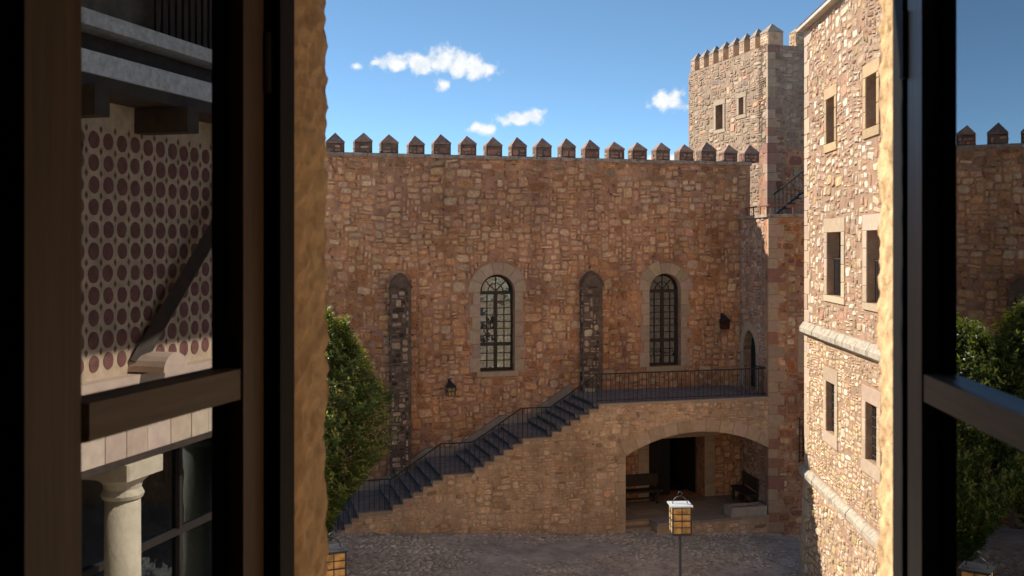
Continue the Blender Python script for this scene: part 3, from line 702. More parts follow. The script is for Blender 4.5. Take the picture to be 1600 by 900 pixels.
FPAL = [(3, (0.45, 0.27, 0.145)), (2.5, (0.50, 0.32, 0.19)), (1.6, (0.34, 0.17, 0.085)), (1.2, OCHRE), (1, DKRED), (1, PALE), (.8, RUST)]
ss = rubble(TF, 0.02, 1.75, -1.1, TT - .12, tf_block, 0.145, 0.12, (1.5, 4, 4, 1.5), (3, 4, 2.2), FPAL, rt, proud=(.002, .03), skip=.05, warp=.04)
lay(ss, tur, vis=(1195, 1275, 320, 850))
z = -1.2; k = 0
while z < TT - .12:                                    # quoins, some of dark red sandstone
    h = min(rt.uniform(.28, .46), TT - .1 - z); w = (.52, .30)[k % 2]; red = rt.random() < .3
    b = MB(); cc = sandstone(rt, (0.35, 0.17, 0.115) if red else (0.44, 0.30, 0.19)); b.bbox(TF, -.014, w, z + .005, z + h - .005, -(.30, .5)[k % 2] , .016, .012, cc); b.build('quoin', M['dressed'], tur); z += h; k += 1
for a, c, z0, z1 in ((tw0 - .26, tw0 - .004, twz0 - .02, twz1 + .0), (tw0 - .26, tw0 + .9, twz1 + .004, twz1 + .24), (tw0 - .26, tw0 + .9, twz0 - .2, twz0 - .024)):
    block(tur, TF, rect(a, c, z0, z1), -.25, .024, .01, sandstone(rt, (0.50, .36, .24)), 'surround_stone')
b = MB(); b.box(TF, tw0, tw0 + .9, twz0, twz1, -.34, -.3); b.build('window', M['glass'], tur)
b = MB(); b.box(TF, tg0 + .12, tg0 + .95, tgz0 + .08, tgz1 - .08, -.34, -.3); b.build('window', M['glass'], tur)
b = MB()
for k in range(5): u = tg0 + .01 + k * .2; b.tube([TF.P(u, tgz0 - .05, .07), TF.P(u, tgz1 + .02, .07)], .016, 5)
for k in range(6): zq = tgz0 + (tgz1 - tgz0) * (k + .1) / 5.3; b.tube([TF.P(tg0 - .03, zq, .07), TF.P(tg0 + .9, zq, .07)], .014, 5)
b.build('window_grille', M['iron'], tur)
u = 0
for F_, ue in ((TL, TLW), (TF, TU1)):
    u = 0
    while u < ue - .01:
        w = min(rt.uniform(.6, 1.0), ue - u); block(tur, F_, rect(u + .004, u + w - .004, TT - .1, TT + (.0 if F_ is TF else .002)), -.5 if F_ is TF else -.3, .06 + (.01 if F_ is TL else 0), .01, None, 'coping_stone', M['coping']); u += w

# ------------------------------------------------------------------ tower behind
tow = thing('castle_tower', TWF.P(0, 8), 'tall square battlemented stone tower rising behind the castle wall', 'tower')
ro_ = random.Random(17); TZ = 16.45; TLn = 6.75; TWd = 7.0
twin = []
for x0, x1, yt, yb in ((1119, 1130, 165.5, 202), (1155, 1162.5, 153.5, 179)):
    a, zt = TWL.hit(x0, yt); c, _ = TWL.hit(x1, yt); _, zb = TWL.hit((x0 + x1) / 2, yb); twin.append((a, c, zb, zt))
b = MB(); b.slab_grid(TWL, -TLn, 0, -1, TZ, twin, -0.7, 0); b.slab(TWF, rect(0, TWd, -1, TZ), [], -0.7, -0.001)
b.build('tower_wall', M['mortar_tower'], tow)
b = MB(); b.box(TWF, 0.7, TWd, TZ - .9, TZ - .7, -TLn, -.7).box(TWF, 0.7, TWd, -1, TZ - .9, -TLn, -TLn + .3).box(TWF, TWd - .3, TWd, -1, TZ - .9, -TLn + .3, -.7); b.build('inner_room', M['dark'], tow)
TWP = [(3, (0.38, 0.28, 0.19)), (2.5, (0.31, 0.22, 0.15)), (1.2, (0.44, 0.34, 0.24)), (1, (0.33, 0.22, 0.15)), (1.2, PINK), (.5, (0.26, .20, .16))]
def twl_block(u, z):
    if u > -.17 or z > TZ - .02: return True
    return any(a - .2 < u < c + .2 and z0 - .18 < z < z1 + .22 for a, c, z0, z1 in twin)
ss = rubble(TWL, -TLn + .02, 0, 7.2, TZ, twl_block, 0.15, 0.085, (3, 4, 2, .6), (4, 4, 1.6), TWP, ro_, proud=(.004, .036), skip=.05, warp=.05, rough=.12)
lay(ss, tow, vis=(1074, 1205, 0, 340))
TFP = [(3, (0.33, 0.25, 0.195)), (2, (0.40, 0.31, 0.24)), (1.5, (0.27, 0.20, 0.155)), (1, (0.34, 0.215, 0.165)), (.5, DKRED)]
TFP2 = [(3, (0.30, 0.155, 0.115)), (2, (0.36, 0.27, 0.205)), (1.5, (0.26, 0.125, 0.09)), (1.2, (0.42, 0.34, 0.26))]
zst = TWF.hit(1205, 232)[1]
ss = rubble(TWF, .30, 3.0, 7.2, zst - .05, None, 0.17, 0.14, (1, 3, 4, 2), (3, 4, 2), TFP2, ro_, proud=(.045, .075), skip=.03, warp=.02)
ss += rubble(TWF, .30, 3.0, zst + .1, TZ, None, 0.15, 0.10, (2, 4, 3, 1), (4, 4, 1), TFP, ro_, proud=(.004, .03), skip=.05, warp=.03)
lay(ss, tow, vis=(1195, 1270, 0, 340))
b = MB(); b.box(TWF, -.0, TWd, 6, zst, -.1, .04).box(TWL, -.6, 0, 6, zst, -.1, .03); b.build('plinth', M['mortar_red'], tow)
z = 7.2; k = 0
while z < TZ:
    h = min(ro_.uniform(.26, .44), TZ - z); w = (.50, .30)[k % 2]; red = ro_.random() < (.45 if z < zst else .12)
    low = .045 if z < zst else 0
    b = MB(); b.bbox(TWF, -.014 - low, w, z + .004, z + h - .004, -(.13, .30)[k % 2] * ro_.uniform(.8, 1.2), .016 + low, .012, sandstone(ro_, (0.34, .19, .14) if red else (0.37, .27, .19), .24)); b.build('quoin', M['dressed'], tow); z += h; k += 1
for a, c, z0, z1 in twin:
    for p in (rect(a - .17, a - .003, z0, z1), rect(c + .003, c + .17, z0, z1), rect(a - .2, c + .2, z1 + .003, z1 + .2), rect(a - .2, c + .2, z0 - .15, z0 - .003)):
        block(tow, TWL, p, -.3, .03, .01, sandstone(ro_, (.38, .295, .215)), 'surround_stone')
b = MB()
for a, c, z0, z1 in twin: b.box(TWL, a, c, z0, z1, -.36, -.32)
b.build('shutter', M['oldwood'], tow)
TMP = [(3, (0.36, 0.27, 0.195)), (2, (0.35, .26, .19)), (1, (0.5, .4, .3))]
tm = mat('tower_cap', (0.30, 0.235, 0.18), vary=.4, scale=7, bump=.5, rough=.95)
for k in range(8):
    u = -0.34 - k * (TLn - .68) / 7
    merlon(tow, TWL, u, TZ, 0.215 if k else 0.31, 0.48, 0.38, 0.5 if k else .62, ro_, dfront=-0.03, pal=TMP, mm=M['mortar_tan'], cm=tm)
for k in (1, 2, 3): merlon(tow, TWF, 0.25 + k * 1.25 , TZ, 0.30, 0.52, 0.32, 0.5, ro_, dfront=-0.03, pal=TMP, mm=M['mortar_tan'], cm=tm)

# ------------------------------------------------------------------ right wing
wing = thing('sunlit_stone_wing', RW.P(0, ground_z(8.4)), 'tall sunlit rubble wing with three rows of small windows at the right', 'building')
rr_ = random.Random(31); WZ = 15.15; WU = 10.2
S1, S2 = 6.62, 2.52
cols = [((29.5 - 26.57) / .998, (29.5 - 22.98) / .998), ]
c1, c2 = cols[0]
ww = []
for c in (c1, c2, c2 + 3.55):
    ww.append((c - .41, c + .41, 11.65, 12.82, 0)); ww.append((c - .34, c + 1.06, 7.69, 9.33, 1)); ww.append((c - .43, c + .43, 4.11, 5.43, 2))
bat = lambda z: max(0, (S2 - z)) * 0.055
b = MB(); b.slab_grid(RW, 0, WU, S2, WZ, [w_[:4] for w_ in ww], -.55, 0); b.build('facade', M['mortar_pale'], wing)
b = MB(); b.slab(RW, [(0 - .0, -1.8), (WU, -1.8), (WU, S2), (0, S2)], [], -.6, 0, batter=bat); b.build('battered_base', M['mortar_pale'], wing)
b = MB(); b.box(RW, 0, WU, -1.8, WZ, -7.2, -7.0).box(RW, 0, .4, -1.8, WZ, -7.0, -.56).box(RW, WU - .3, WU, -1.8, WZ, -7, -.56).box(RW, .4, WU - .3, WZ - .2, WZ, -7, -.56); b.build('rear_walls', M['mortar_pale'], wing)
def rw_block(u, z):
    if u < .34 and z > S2: return True
    if S1 - .24 < z < S1 + .2 or S2 - .2 < z < S2 + .2: return True
    for a, c, z0, z1, k in ww:
        m = (.27, .36, .33)[k]
        if a - m < u < c + m and z0 - (.26, .2, .34)[k] < z < z1 + (.33, .42, .4)[k]: return True
    return False
WP1 = [(3.4, (0.52, 0.41, 0.29)), (2.0, (0.45, 0.32, 0.21)), (1.5, (0.36, 0.22, 0.14)), (1.6, (0.60, 0.51, 0.39)), (.9, (0.40, .22, .14)), (.7, (.50, .34, .18))]
WP2 = [(3, (0.46, 0.35, 0.23)), (2, (0.48, 0.35, 0.18)), (1.6, (0.47, 0.33, 0.22)), (1, (0.66, .55, .40)), (.8, (.40, .25, .16))]
ss = rubble(RW, .02, WU, S1 + .2, WZ - .02, rw_block, 0.16, 0.085, (2.5, 4, 3, 1), (2, 4, 2.6, .6), WP1, rr_, proud=(.006, .036), skip=.10, warp=.06, rough=.24, gap=.018, npt=8)
ss += rubble(RW, .02, WU, S2 + .2, S1 - .2, rw_block, 0.13, 0.065, (3, 4, 2, .7), (3, 4, 2), WP2, rr_, proud=(.003, .03), gap=.011, skip=.07, warp=.05, rough=.12)
ss += rubble(RW, .02, WU, -1.0, S2 - .1, rw_block, 0.15, 0.08, (3, 4, 2.4, 1), (3, 4, 2), WP2, rr_, proud=(.004, .045), gap=.011, skip=.05, warp=.05, rough=.13, off=lambda u, z: bat(z))
lay(ss, wing, vis=(1255, 1385, 0, 900))
z = S2; k = 0
while z < WZ - .02:
    h = min(rr_.uniform(.3, .5), WZ - z); w = (.62, .36)[k % 2]
    b = MB(); b.bbox(RW, -.02, w, z + .004, z + h - .004, -.5, .022, .014, sandstone(rr_, (0.46, .34, .24))); b.build('quoin', M['dressed'], wing); z += h; k += 1
z = -1.2; k = 0
while z < S2 - .02:
    h = min(rr_.uniform(.35, .5), S2 - z); w = (.7, .4)[k % 2]; dd = bat(z + h / 2)
    b = MB(); b.bbox(RW, -.03, w, z + .004, z + h - .004, -.5, dd + .03, .016, sandstone(rr_, (0.45, .34, .235))); b.build('quoin', M['dressed'], wing); z += h; k += 1
for zc, hh in ((S1, .20), (S2, .17)):                  # string courses with a sloping top
    u = -.05
    while u < WU:
        w = min(rr_.uniform(.55, 1.0), WU - u); q = rr_.uniform(-.01, .015); b = MB(); a_, e_ = u + .005, u + w - .005
        pr = [(0, zc + hh), (.05 + q, zc + hh - .03), (.15 + q, zc + .02), (.15 + q, zc - .10), (.04, zc - hh + .02), (0, zc - hh + .02)]
        vs = [RW.P(x, z_, d_ - (.1 if d_ == 0 else 0)) for x in (a_, e_) for d_, z_ in pr]; n = len(pr)
        b.add(vs, [(i, (i + 1) % n, n + (i + 1) % n, n + i) for i in range(n)] + [tuple(range(n))[::-1], tuple(range(n, 2 * n))])
        b.build('string_course_stone', M['coping_pale'] if 'coping_pale' in M else M.setdefault('coping_pale', mat('string_course', (0.36, .305, .235), vary=.35, scale=6, bump=.6, bscale=18, rough=.93, stain=[(5, .55, .7, (.24, .21, .16))])), wing); u += w
for a, c, z0, z1, kd in ww:
    m = (.20, .30, .28)[kd]; base = ((0.42, .295, .17), (0.46, .35, .245), (0.44, .325, .225))[kd]
    block(wing, RW, rect(a - m - .02, c + m + .02, z1 + .003, z1 + (.30, .36, .36)[kd]), -.3, .03, .014, sandstone(rr_, base), 'lintel')
    block(wing, RW, rect(a - m - .02, c + m + .02, z0 - (.22, .16, .30)[kd], z0 - .003), -.4, .04, .014, sandstone(rr_, base), 'sill')
    for p, q in ((a - m, a - .002), (c + .002, c + m)):
        z = z0
        while z < z1 - .02:
            h = min(rr_.uniform(.3, .55), z1 - z); h = z1 - z if z1 - z - h < .12 else h
            block(wing, RW, rect(p, q, z + .004, z + h - .003), -.4, .03, .012, sandstone(rr_, base), 'jamb_stone'); z += h
    b = MB(); t = .05
    b.box(RW, a, a + t, z0, z1, -.36, -.30).box(RW, c - t, c, z0, z1, -.36, -.30).box(RW, a + t, c - t, z0, z0 + t, -.36, -.30).box(RW, a + t, c - t, z1 - t, z1, -.36, -.3).box(RW, (a + c) / 2 - .03, (a + c) / 2 + .03, z0 + t, z1 - t, -.355, -.305)
    wi = b.build('window', M['frame'], wing)
    for p, q in ((a + t, (a + c) / 2 - .03), ((a + c) / 2 + .03, c - t)):
        b = MB(); b.box(RW, p, q, z0 + t, z1 - t, -.335, -.33); b.build('pane', M['glass'], wi)
    if kd == 1:
        b = MB(); b.tube([RW.P(a, z0 + .95, -.16), RW.P(c, z0 + .95, -.16)], .018, 6)
        for k in range(11): u = a + .06 + (c - a - .12) * k / 10; b.tube([RW.P(u, z0, -.16), RW.P(u, z0 + .95, -.16)], .011, 5)
        b.build('balcony_rail', M['iron'], wing)
    if kd == 2:
        b = MB()
        for k in range(5): u = a + (c - a) * (k + .5) / 5; b.tube([RW.P(u, z0, -.12), RW.P(u, z1, -.12)], .013, 5)
        for k in range(6): zq = z0 + (z1 - z0) * (k + .5) / 6; b.tube([RW.P(a, zq, -.12), RW.P(c, zq, -.12)], .012, 5)
        b.build('window_grille', M['iron'], wing)
b = MB(); b.box(RW, -.12, WU + .1, WZ, WZ + .10, -7.3, .22); b.build('eaves', mat('eaves_board', (0.50, .42, .35), vary=.2, scale=5), wing)
b = MB(); b.add([RW.P(-.12, WZ + .10, .24), RW.P(WU, WZ + .10, .24), RW.P(WU, WZ + 1.6, -3.6), RW.P(-.12, WZ + 1.6, -3.6), RW.P(WU, WZ + .1, -7.3), RW.P(-.12, WZ + .1, -7.3)], [(0, 1, 2, 3), (3, 2, 4, 5), (0, 3, 5), (1, 4, 2), (0, 5, 4, 1)]); b.build('roof', mat('roof_tiles', (0.36, .20, .13), vary=.3, scale=4), wing)

# ------------------------------------------------------------------ gallery with painted roundels, seen in the left pane
gal = thing('painted_gallery', GAL.P(0, ground_z(7)), 'gallery front with painted red roundels over stone columns, mirrored in the left window pane', 'building')
rgl = random.Random(41); G0, G1 = -3.4, 4.2
cream = mat('cream_plaster', (0.43, .32, .215), vary=.25, scale=6, bump=.2)
redm = mat('red_roundel', (0.15, .062, .05), vary=.3, scale=15, bump=.15)
b = MB(); b.box(GAL, G0, G1, 7.70, 10.9, -.4, 0); b.build('painted_wall', cream, gal)
sp = .213; nR = 11; count = 0; diam = MB()
N = 14; disc = None
for i in range(28):
    u = 1.4 - i * sp + .1 - 0.0
    for k in range(nR):
        z = 7.86 + k * .2155
        dd = MB(); ju, jz, jr = rgl.uniform(-.007, .007), rgl.uniform(-.006, .006), rgl.uniform(.92, 1.05); poly = [(u + ju + .078 * jr * math.cos(2 * math.pi * q / N) * rgl.uniform(.95, 1.04), z + jz + .086 * jr * math.sin(2 * math.pi * q / N) * rgl.uniform(.95, 1.04)) for q in range(N)]
        if -1.9 < u < 1.75 and count < 295: dd.prism(GAL, poly, -.01, .006); dd.build('roundel', redm, gal); count += 1
        s_ = .022; diam.prism(GAL, [(u + sp / 2 - s_, z + .108), (u + sp / 2, z + .108 - s_ * 1.6), (u + sp / 2 + s_, z + .108), (u + sp / 2, z + .108 + s_ * 1.6)], -.01, .005)
diam.build('small_diamonds', redm, gal, kind='stuff')
lst = mat('pale_limestone', (0.50, .43, .31), vary=.15, scale=9, bump=.35, bscale=30)
pinkst = mat('pink_ledge_stone', (0.47, .35, .27), vary=.15, scale=5, bump=.25)
b = MB(); b.bbox(GAL, G0, G1, 7.58, 7.70, -.4, .16, .02); b.build('ledge', pinkst, gal)
b = MB(); b.bbox(GAL, G0, G1, 7.50, 7.58, -.4, .08, .02); b.build('ledge_moulding', pinkst, gal)
u = G0
while u < G1:
    w = min(rgl.uniform(.32, .55), G1 - u); b = MB(); b.bbox(GAL, u + .004, u + w - .004, 6.86, 7.50, -.35, .03 + rgl.uniform(-.003, .003), .006, sandstone(rgl, (0.48, .37, .28), .08)); b.build('fascia_panel', M['dressed'], gal); u += w
b = MB(); b.box(GAL, G0, G1, 6.80, 6.86, -.45, .05); b.build('soffit_board', M['oldwood'], gal)
for uc in (.38, 3.0, -2.3):
    q = GAL.P(uc, 0, -.19)
    cap = MB(); cap.lathe((q.x, q.y, 0), [(.20, 6.40), (.215, 6.44), (.20, 6.47), (.185, 6.50), (.20, 6.56), (.25, 6.60), (.26, 6.63)], 24)
    sh = MB(); sh.lathe((q.x, q.y, 0), [(.19, 3.2), (.185, 5.0), (.178, 6.40)], 24); o = sh.build('column', lst, gal, smooth=True); cap.build('capital', lst, o)
    ab = MB(); ab.bbox(GAL, uc - .30, uc + .30, 6.63, 6.80, -.46, .10, .02); ab.build('abacus', lst, o)
    bs = MB(); bs.bbox(GAL, uc - .3, uc + .3, -.5, 3.2, -.48, .1, .02); bs.build('pedestal', lst, o)
gg = MB(); gg.box(GAL, G0, G1, 3.2, 6.8, -.62, -.615); gg.build('glazing', M['glass'], gal)
gb = MB(); gb.box(GAL, G0, G1, 5.56, 5.63, -.66, -.56)
for k in range(8): gb.box(GAL, G0 + k * 1.08, G0 + k * 1.08 + .06, 3.2, 6.8, -.661, -.561)
gb.build('glazing_frame', M['frame'], gal)
b = MB(); b.box(GAL, G0, G1, 2.9, 3.2, -4, .1).box(GAL, G0, G1, -1, 2.9, -4, 0).box(GAL, G0, G1, 3.2, 13, -4.2, -4).box(GAL, G0 - .2, G0, -1, 13, -4.2, -.0).box(GAL, G1, G1 + .2, -1, 13, -4.2, -.0).box(GAL, G0, G1, 10.9, 12.6, -.4, -.1); b.build('rear_walls', mat('gallery_inside', (.16, .14, .12), bump=0), gal)
# eaves timber, gutter boards, brace, spout, lattice screen
whit = mat('sky_white_board', (0.52, .55, .58), vary=.3, scale=14, bump=.3)  # sky reflected on the boards put into their bluish white
b = MB(); b.box(GAL, G0, G1, 10.98, 11.12, .12, .40); b.build('gutter_board', whit, gal)
b = MB(); b.box(GAL, G0, G1, 10.52, 10.72, .25, .52); b.build('fascia_board', whit, gal)
b = MB(); b.box(GAL, G0, G1, 10.40, 10.515, -.1, .50).box(GAL, G0, G1, 10.725, 10.975, -.1, .14); b.build('eaves_beam', M['oldwood'], gal)
b = MB(); b.box(GAL, G0 - .5, G1 + .3, 12.5, 12.7, -4.2, 5.15); b.build('added_shade_roof', M['oldwood'], gal)  # unseen roof added above the view, its overhang set to shade the painted wall
for u in (-2.4, -1.1, .35, 1.75, 3.1):
    b = MB(); b.box(GAL, u - .1, u + .1, 10.14, 10.395, .0, .62); b.build('rafter_end', M['oldwood'], gal)
for u in (-.1, 2.9):
    b = MB(); b.tube([GAL.P(u + .58, 7.78, .04), GAL.P(u - 1.2, 9.9, .3)], .10, 4); b.build('brace', M['oldwood'], gal)
    s = MB(); n = 10; poly = [(.13 * math.cos(math.pi * k / n), .19 * math.sin(math.pi * k / n)) for k in range(n + 1)]
    vs = [GAL.P(u + .45 + uu, 7.72 + zz, dd) for dd in (.0, .42) for uu, zz in [(x * 1.6, y) for x, y in poly]]; m_ = n + 1
    s.add(vs, [(i, i + 1, m_ + i + 1, m_ + i) for i in range(n)] + [tuple(range(m_))[::-1], tuple(range(m_, 2 * m_)), (0, m_, 2 * m_ - 1, n)]); s.build('stone_corbel', pinkst, gal)
for k in range(26):
    u = -3.0 + k * .125
    if u < .3: b = MB(); b.box(GAL, u, u + .07, 11.13, 12.5, .05, .08); b.build('screen_slat', M['oldwood'], gal)

# ------------------------------------------------------------------ the room wall with the open window
own = thing('window_wall', OWN.P(-1, 7.4, .2), 'thick rough stone wall framing the open window on both sides', 'wall')
UWD = 1.043; SILL, HEAD = 7.75, 10.15
jl = mat('hammered_stone', (0.61, .405, .215), vary=.22, scale=14, bump=.8, bscale=28, bdist=.012, rough=.95, spec=.15, stain=[(9, .55, .72, (.42, .26, .14))])
fac = mat('own_facade_bounce', (0.78, .63, .46), vary=.3, scale=2.5, bump=.4, bscale=8, bdist=.05, rough=.95)  # unseen outer face, made paler to bounce more sun onto the castle wall
b = MB(); b.slab_grid(OWN, -14, 12, -1.5, 15, [(-.30, UWD + .30, SILL - .2, HEAD + .3)], 0.001, .45); b.build('facade', fac, own)
def rough_block(u0, u1, z0, z1, d0, d1, name, seed):
    """dressed stone with a hammered, uneven skin"""
    st_ = .007; nu, nz, nd = max(2, int((u1 - u0) / .03)), int((z1 - z0) / st_), int((d1 - d0) / st_)
    b = MB(); cache = {}; vs = []; fs = []
    def vid(i, k, j):
        key = (i, k, j)
        if key in cache: return cache[key]
        u, z, d = u0 + (u1 - u0) * i / nu, z0 + (z1 - z0) * k / nz, d0 + (d1 - d0) * j / nd
        vd = mnoise.voronoi(Vector((u * 30 + seed, z * 34, d * 30)))[0][0]
        v = Vector((-1 if u0 > .5 else 1, 0, -.6)) * (min(vd, .9) - .45) * .014 + mnoise.noise_vector(Vector((u * 60, z * 66 + seed, d * 60))) * .0022 + mnoise.noise_vector(Vector((u * 7, z * 5 + seed, d * 7))) * .006
        if j == nd: v = v * 0
        cache[key] = len(vs); vs.append(OWN.P(u + v.x, z + v.y, d + v.z)); return cache[key]
    for k in range(nz):
        for j in range(nd):
            for i, fl in ((0, 1), (nu, 0)):
                q = (vid(i, k, j), vid(i, k + 1, j), vid(i, k + 1, j + 1), vid(i, k, j + 1)); fs.append(q if fl else q[::-1])
        for i in range(nu):
            for j, fl in ((0, 0), (nd, 1)):
                q = (vid(i, k, j), vid(i + 1, k, j), vid(i + 1, k + 1, j), vid(i, k + 1, j)); fs.append(q if fl else q[::-1])
    for i in range(nu):
        for j in range(nd):
            for k, fl in ((0, 1), (nz, 0)):
                q = (vid(i, k, j), vid(i + 1, k, j), vid(i + 1, k, j + 1), vid(i, k, j + 1)); fs.append(q[::-1] if fl else q)
    b.add(vs, fs); return b.build(name, jl, own, smooth=True)
rough_block(-.30, -.002, SILL - .2, HEAD + .3, -.012, .30, 'jamb', 3.0)
rough_block(UWD, UWD + .30, SILL - .2, HEAD + .3, -.012, .30, 'jamb', 11.0)
b = MB(); b.box(OWN, 0, UWD, HEAD, HEAD + .3, -.01, .45); b.build('lintel', jl, own)
b = MB(); b.box(OWN, 0, UWD, SILL - .2, SILL, -.06, .45); b.build('sill', jl, own)
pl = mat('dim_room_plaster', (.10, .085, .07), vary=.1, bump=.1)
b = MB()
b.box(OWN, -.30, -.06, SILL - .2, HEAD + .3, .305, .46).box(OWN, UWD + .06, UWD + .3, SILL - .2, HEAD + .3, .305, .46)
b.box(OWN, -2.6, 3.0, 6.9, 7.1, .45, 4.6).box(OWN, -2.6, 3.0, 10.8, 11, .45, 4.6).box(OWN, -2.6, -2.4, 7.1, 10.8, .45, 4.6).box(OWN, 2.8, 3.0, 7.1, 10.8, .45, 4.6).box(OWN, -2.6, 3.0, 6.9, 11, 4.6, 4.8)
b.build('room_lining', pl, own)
# fixed frame and the two sashes
sashm = mat('dark_varnished_wood', (0.11, .072, .046), vary=.30, scale=60, bump=.25, bscale=90, bdist=.003, rough=.42, spec=.3, grain=(1, 1, .045))
railm = mat('dark_varnished_rail', (0.125, .085, .055), vary=.32, scale=70, bump=.25, bscale=90, bdist=.003, rough=.38, spec=.35, grain=(.12, .05, 1))
fixm = mat('blackened_frame_wood', (0.008, .006, .005), vary=.2, scale=3, bump=.1, rough=.7, spec=.15)
fx = thing('window_frame', OWN.P(.5, SILL, .28), 'dark fixed wooden frame set into the stone window opening', 'window frame')
for a, c in ((-.055, .031), (1.010, 1.095)):
    b = MB(); b.bbox(OWN, a, c, SILL, HEAD, .25, .315, .006); b.build('post', fixm, fx)
b = MB(); b.box(OWN, .031, 1.010, HEAD - .06, HEAD, .25, .315); b.build('head', fixm, fx)
b = MB(); b.box(OWN, .031, 1.010, SILL, SILL + .05, .25, .315); b.build('sill_rail', fixm, fx)
panem = glass_mat('coated_window_glass', 4.2, (.45, .47, .45))
SLF = Frame(-.548, 1.151, 75.1); SRF = Frame(.591, 1.53, -95.54)
def sash(F, L, us, ug0, ug1, rail, depth, name, label):
    t = thing(name, F.P(0, SILL + .06), label, 'window sash', 'open casement sashes')
    z0, z1 = SILL + .06, HEAD - .08
    for a, c in ((0, ug0), (ug1, L)):
        near = (a < .01) == (F is SLF)
        b = MB()
        if near and F is SLF: b.bbox(F, a, c - .027, z0, z1, -depth - .014, 0, .005).bbox(F, c - .0268, c, z0, z1, -depth - .014, -.007, .003)
        else: b.bbox(F, a, c, z0, z1, -depth - .014, 0, .006)
        b.build('stile', sashm, t)
    hu = L + .006 if F is SLF else -.006
    for hz in (8.35, 9.25):
        b = MB(); b.tube([F.P(hu, hz, .002), F.P(hu, hz + .10, .002)], .008, 8); b.build('hinge', M['iron'], t)
    iu = .03 if F is SLF else L - .03
    b = MB(); b.bbox(F, iu - .014, iu + .014, 8.20, 8.34, 0, .006, .002); b.tube([F.P(iu, 8.28, .004), F.P(iu, 8.28, .045), F.P(iu, 8.16, .05)], .008, 6); b.build('handle', M['iron'], t)
    for a, c, nm in ((z0, z0 + .09, 'rail'), (z1 - .07, z1, 'rail'), (rail[0], rail[1], 'rail')):
        b = MB(); b.bbox(F, ug0, ug1, a, c, -depth - .012, -.001, .005); b.build(nm, railm, t)
    for a, c in ((z0 + .09, rail[0]), (rail[1], z1 - .07)):
        b = MB(); b.box(F, ug0, ug1, a, c, -depth - .006, -depth); b.build('pane', panem, t)
    return t
sash(SLF, .547, None, .1057, .4815, (8.757, 8.806), .028, 'window_sash', 'left dark wooden window sash swung open, mirroring the painted gallery')
sash(SRF, .545, None, .070, .45, (8.777, 8.817), .024, 'window_sash', 'right dark wooden window sash swung open, mirroring blue sky and castle wall')

# ------------------------------------------------------------------ stair railing
rail = thing('stair_railing', ST.P(0, L3, -.12), 'black iron railing following the stairs and landing', 'railing')
RD = -.12; H = .93
def rz(u):
    pts_ = [(prof[0][0], prof[0][1])] + zz
    pts_ = [(prof[0][0] - .1, prof[0][1]), (prof[3][0], L0), (ST.ux(612) , L0), (ST.ux(690), L1), (ST.ux(741), L1), (ST.ux(816), L2), (ST.ux(862), L2), (ST.ux(935), L3), (UE, L3)]
    if u <= pts_[0][0]: return pts_[0][1]
    for (a, za), (c, zc) in zip(pts_[:-1], pts_[1:]):
        if a <= u <= c: return za + (zc - za) * (u - a) / (c - a)
    return L3
knots = [prof[0][0], prof[3][0], ST.ux(612), ST.ux(690), ST.ux(741), ST.ux(816), ST.ux(862), ST.ux(935), UE - .04]
b = MB(); b.tube([ST.P(u, rz(u) + H, RD) for u in knots], .021, 6); b.build('handrail', M['iron'], rail)
b = MB(); b.tube([ST.P(u, rz(u) + .10, RD) for u in knots[7:]], .012, 5); b.build('lower_rail', M['iron'], rail)
u = knots[0]
while u < UE - .03:
    b = MB(); big = any(abs(u - k) < .08 for k in knots)
    b.tube([ST.P(u, max(lev(u), prof[0][1]) + .012, RD), ST.P(u, rz(u) + H, RD)], .018 if big else .0105, 5); b.build('baluster', M['iron'], rail); u += .152
end = thing('landing_end_railing', TL.P(TLW - .6, L3, .1), 'short black iron railing closing the landing against the turret', 'railing')
for k in range(1, 5):
    b = MB(); p = ST.P(UE - .04, L3 + .03, RD - k * .15); b.tube([p, p + Vector((0, 0, .9))], .0115, 5); b.build('baluster', M['iron'], end)
b = MB(); b.tube([ST.P(UE - .04, L3 + H, RD - .08), ST.P(UE - .04, L3 + H, RD - .75)], .022, 5); b.build('handrail', M['iron'], end)

# terrace railing and the iron steps on the turret
tr = thing('terrace_railing', TF.P(.1, TT), 'low red-brown metal railing on top of the turret terrace', 'railing')
b = MB(); b.tube([TL.P(.5, TT + .28, -.12), TL.P(TLW - .3, TT + .30, -.12), TF.P(.12, TT + .30, -.3), TF.P(3.2, TT + .30, -.3)], .028, 6); b.build('rail', M['rustrail'], tr)
for p in [TL.P(.5 + k * .62, TT, -.12) for k in range(4)] + [TF.P(.14 + k * .75, TT, -.3) for k in range(5)]:
    b = MB(); b.tube([p, p + Vector((0, 0, .30))], .020, 5); b.build('post', M['rustrail'], tr)
ist = thing('iron_stair', TF.P(1.2, TT, -2.2), 'dark iron stair rising against the tower behind the terrace railing', 'stair')
fs_ = Frame(TF.P(0, 0, -2.3).x, TF.P(0, 0, -2.3).y, 0)
for dz in (0, .75):
    b = MB(); b.tube([fs_.P(.75, TT + .0 + dz, 0), fs_.P(2.6, TT + 1.5 + dz, 0)], .035, 5); b.build('stringer' if dz == 0 else 'handrail', M['iron'], ist)
for k in range(13):
    u = .8 + k * .14; b = MB(); z = TT + (u - .75) / 1.85 * 1.5; b.tube([fs_.P(u, z, 0), fs_.P(u, z + .75, 0)], .014, 4); b.build('baluster', M['iron'], ist)
for k in range(8):
    u = .85 + k * .22; z = TT + (u - .75) / 1.85 * 1.5; b = MB(); b.box(fs_, u, u + .24, z, z + .03, -.8, 0); b.build('tread', M['iron'], ist)

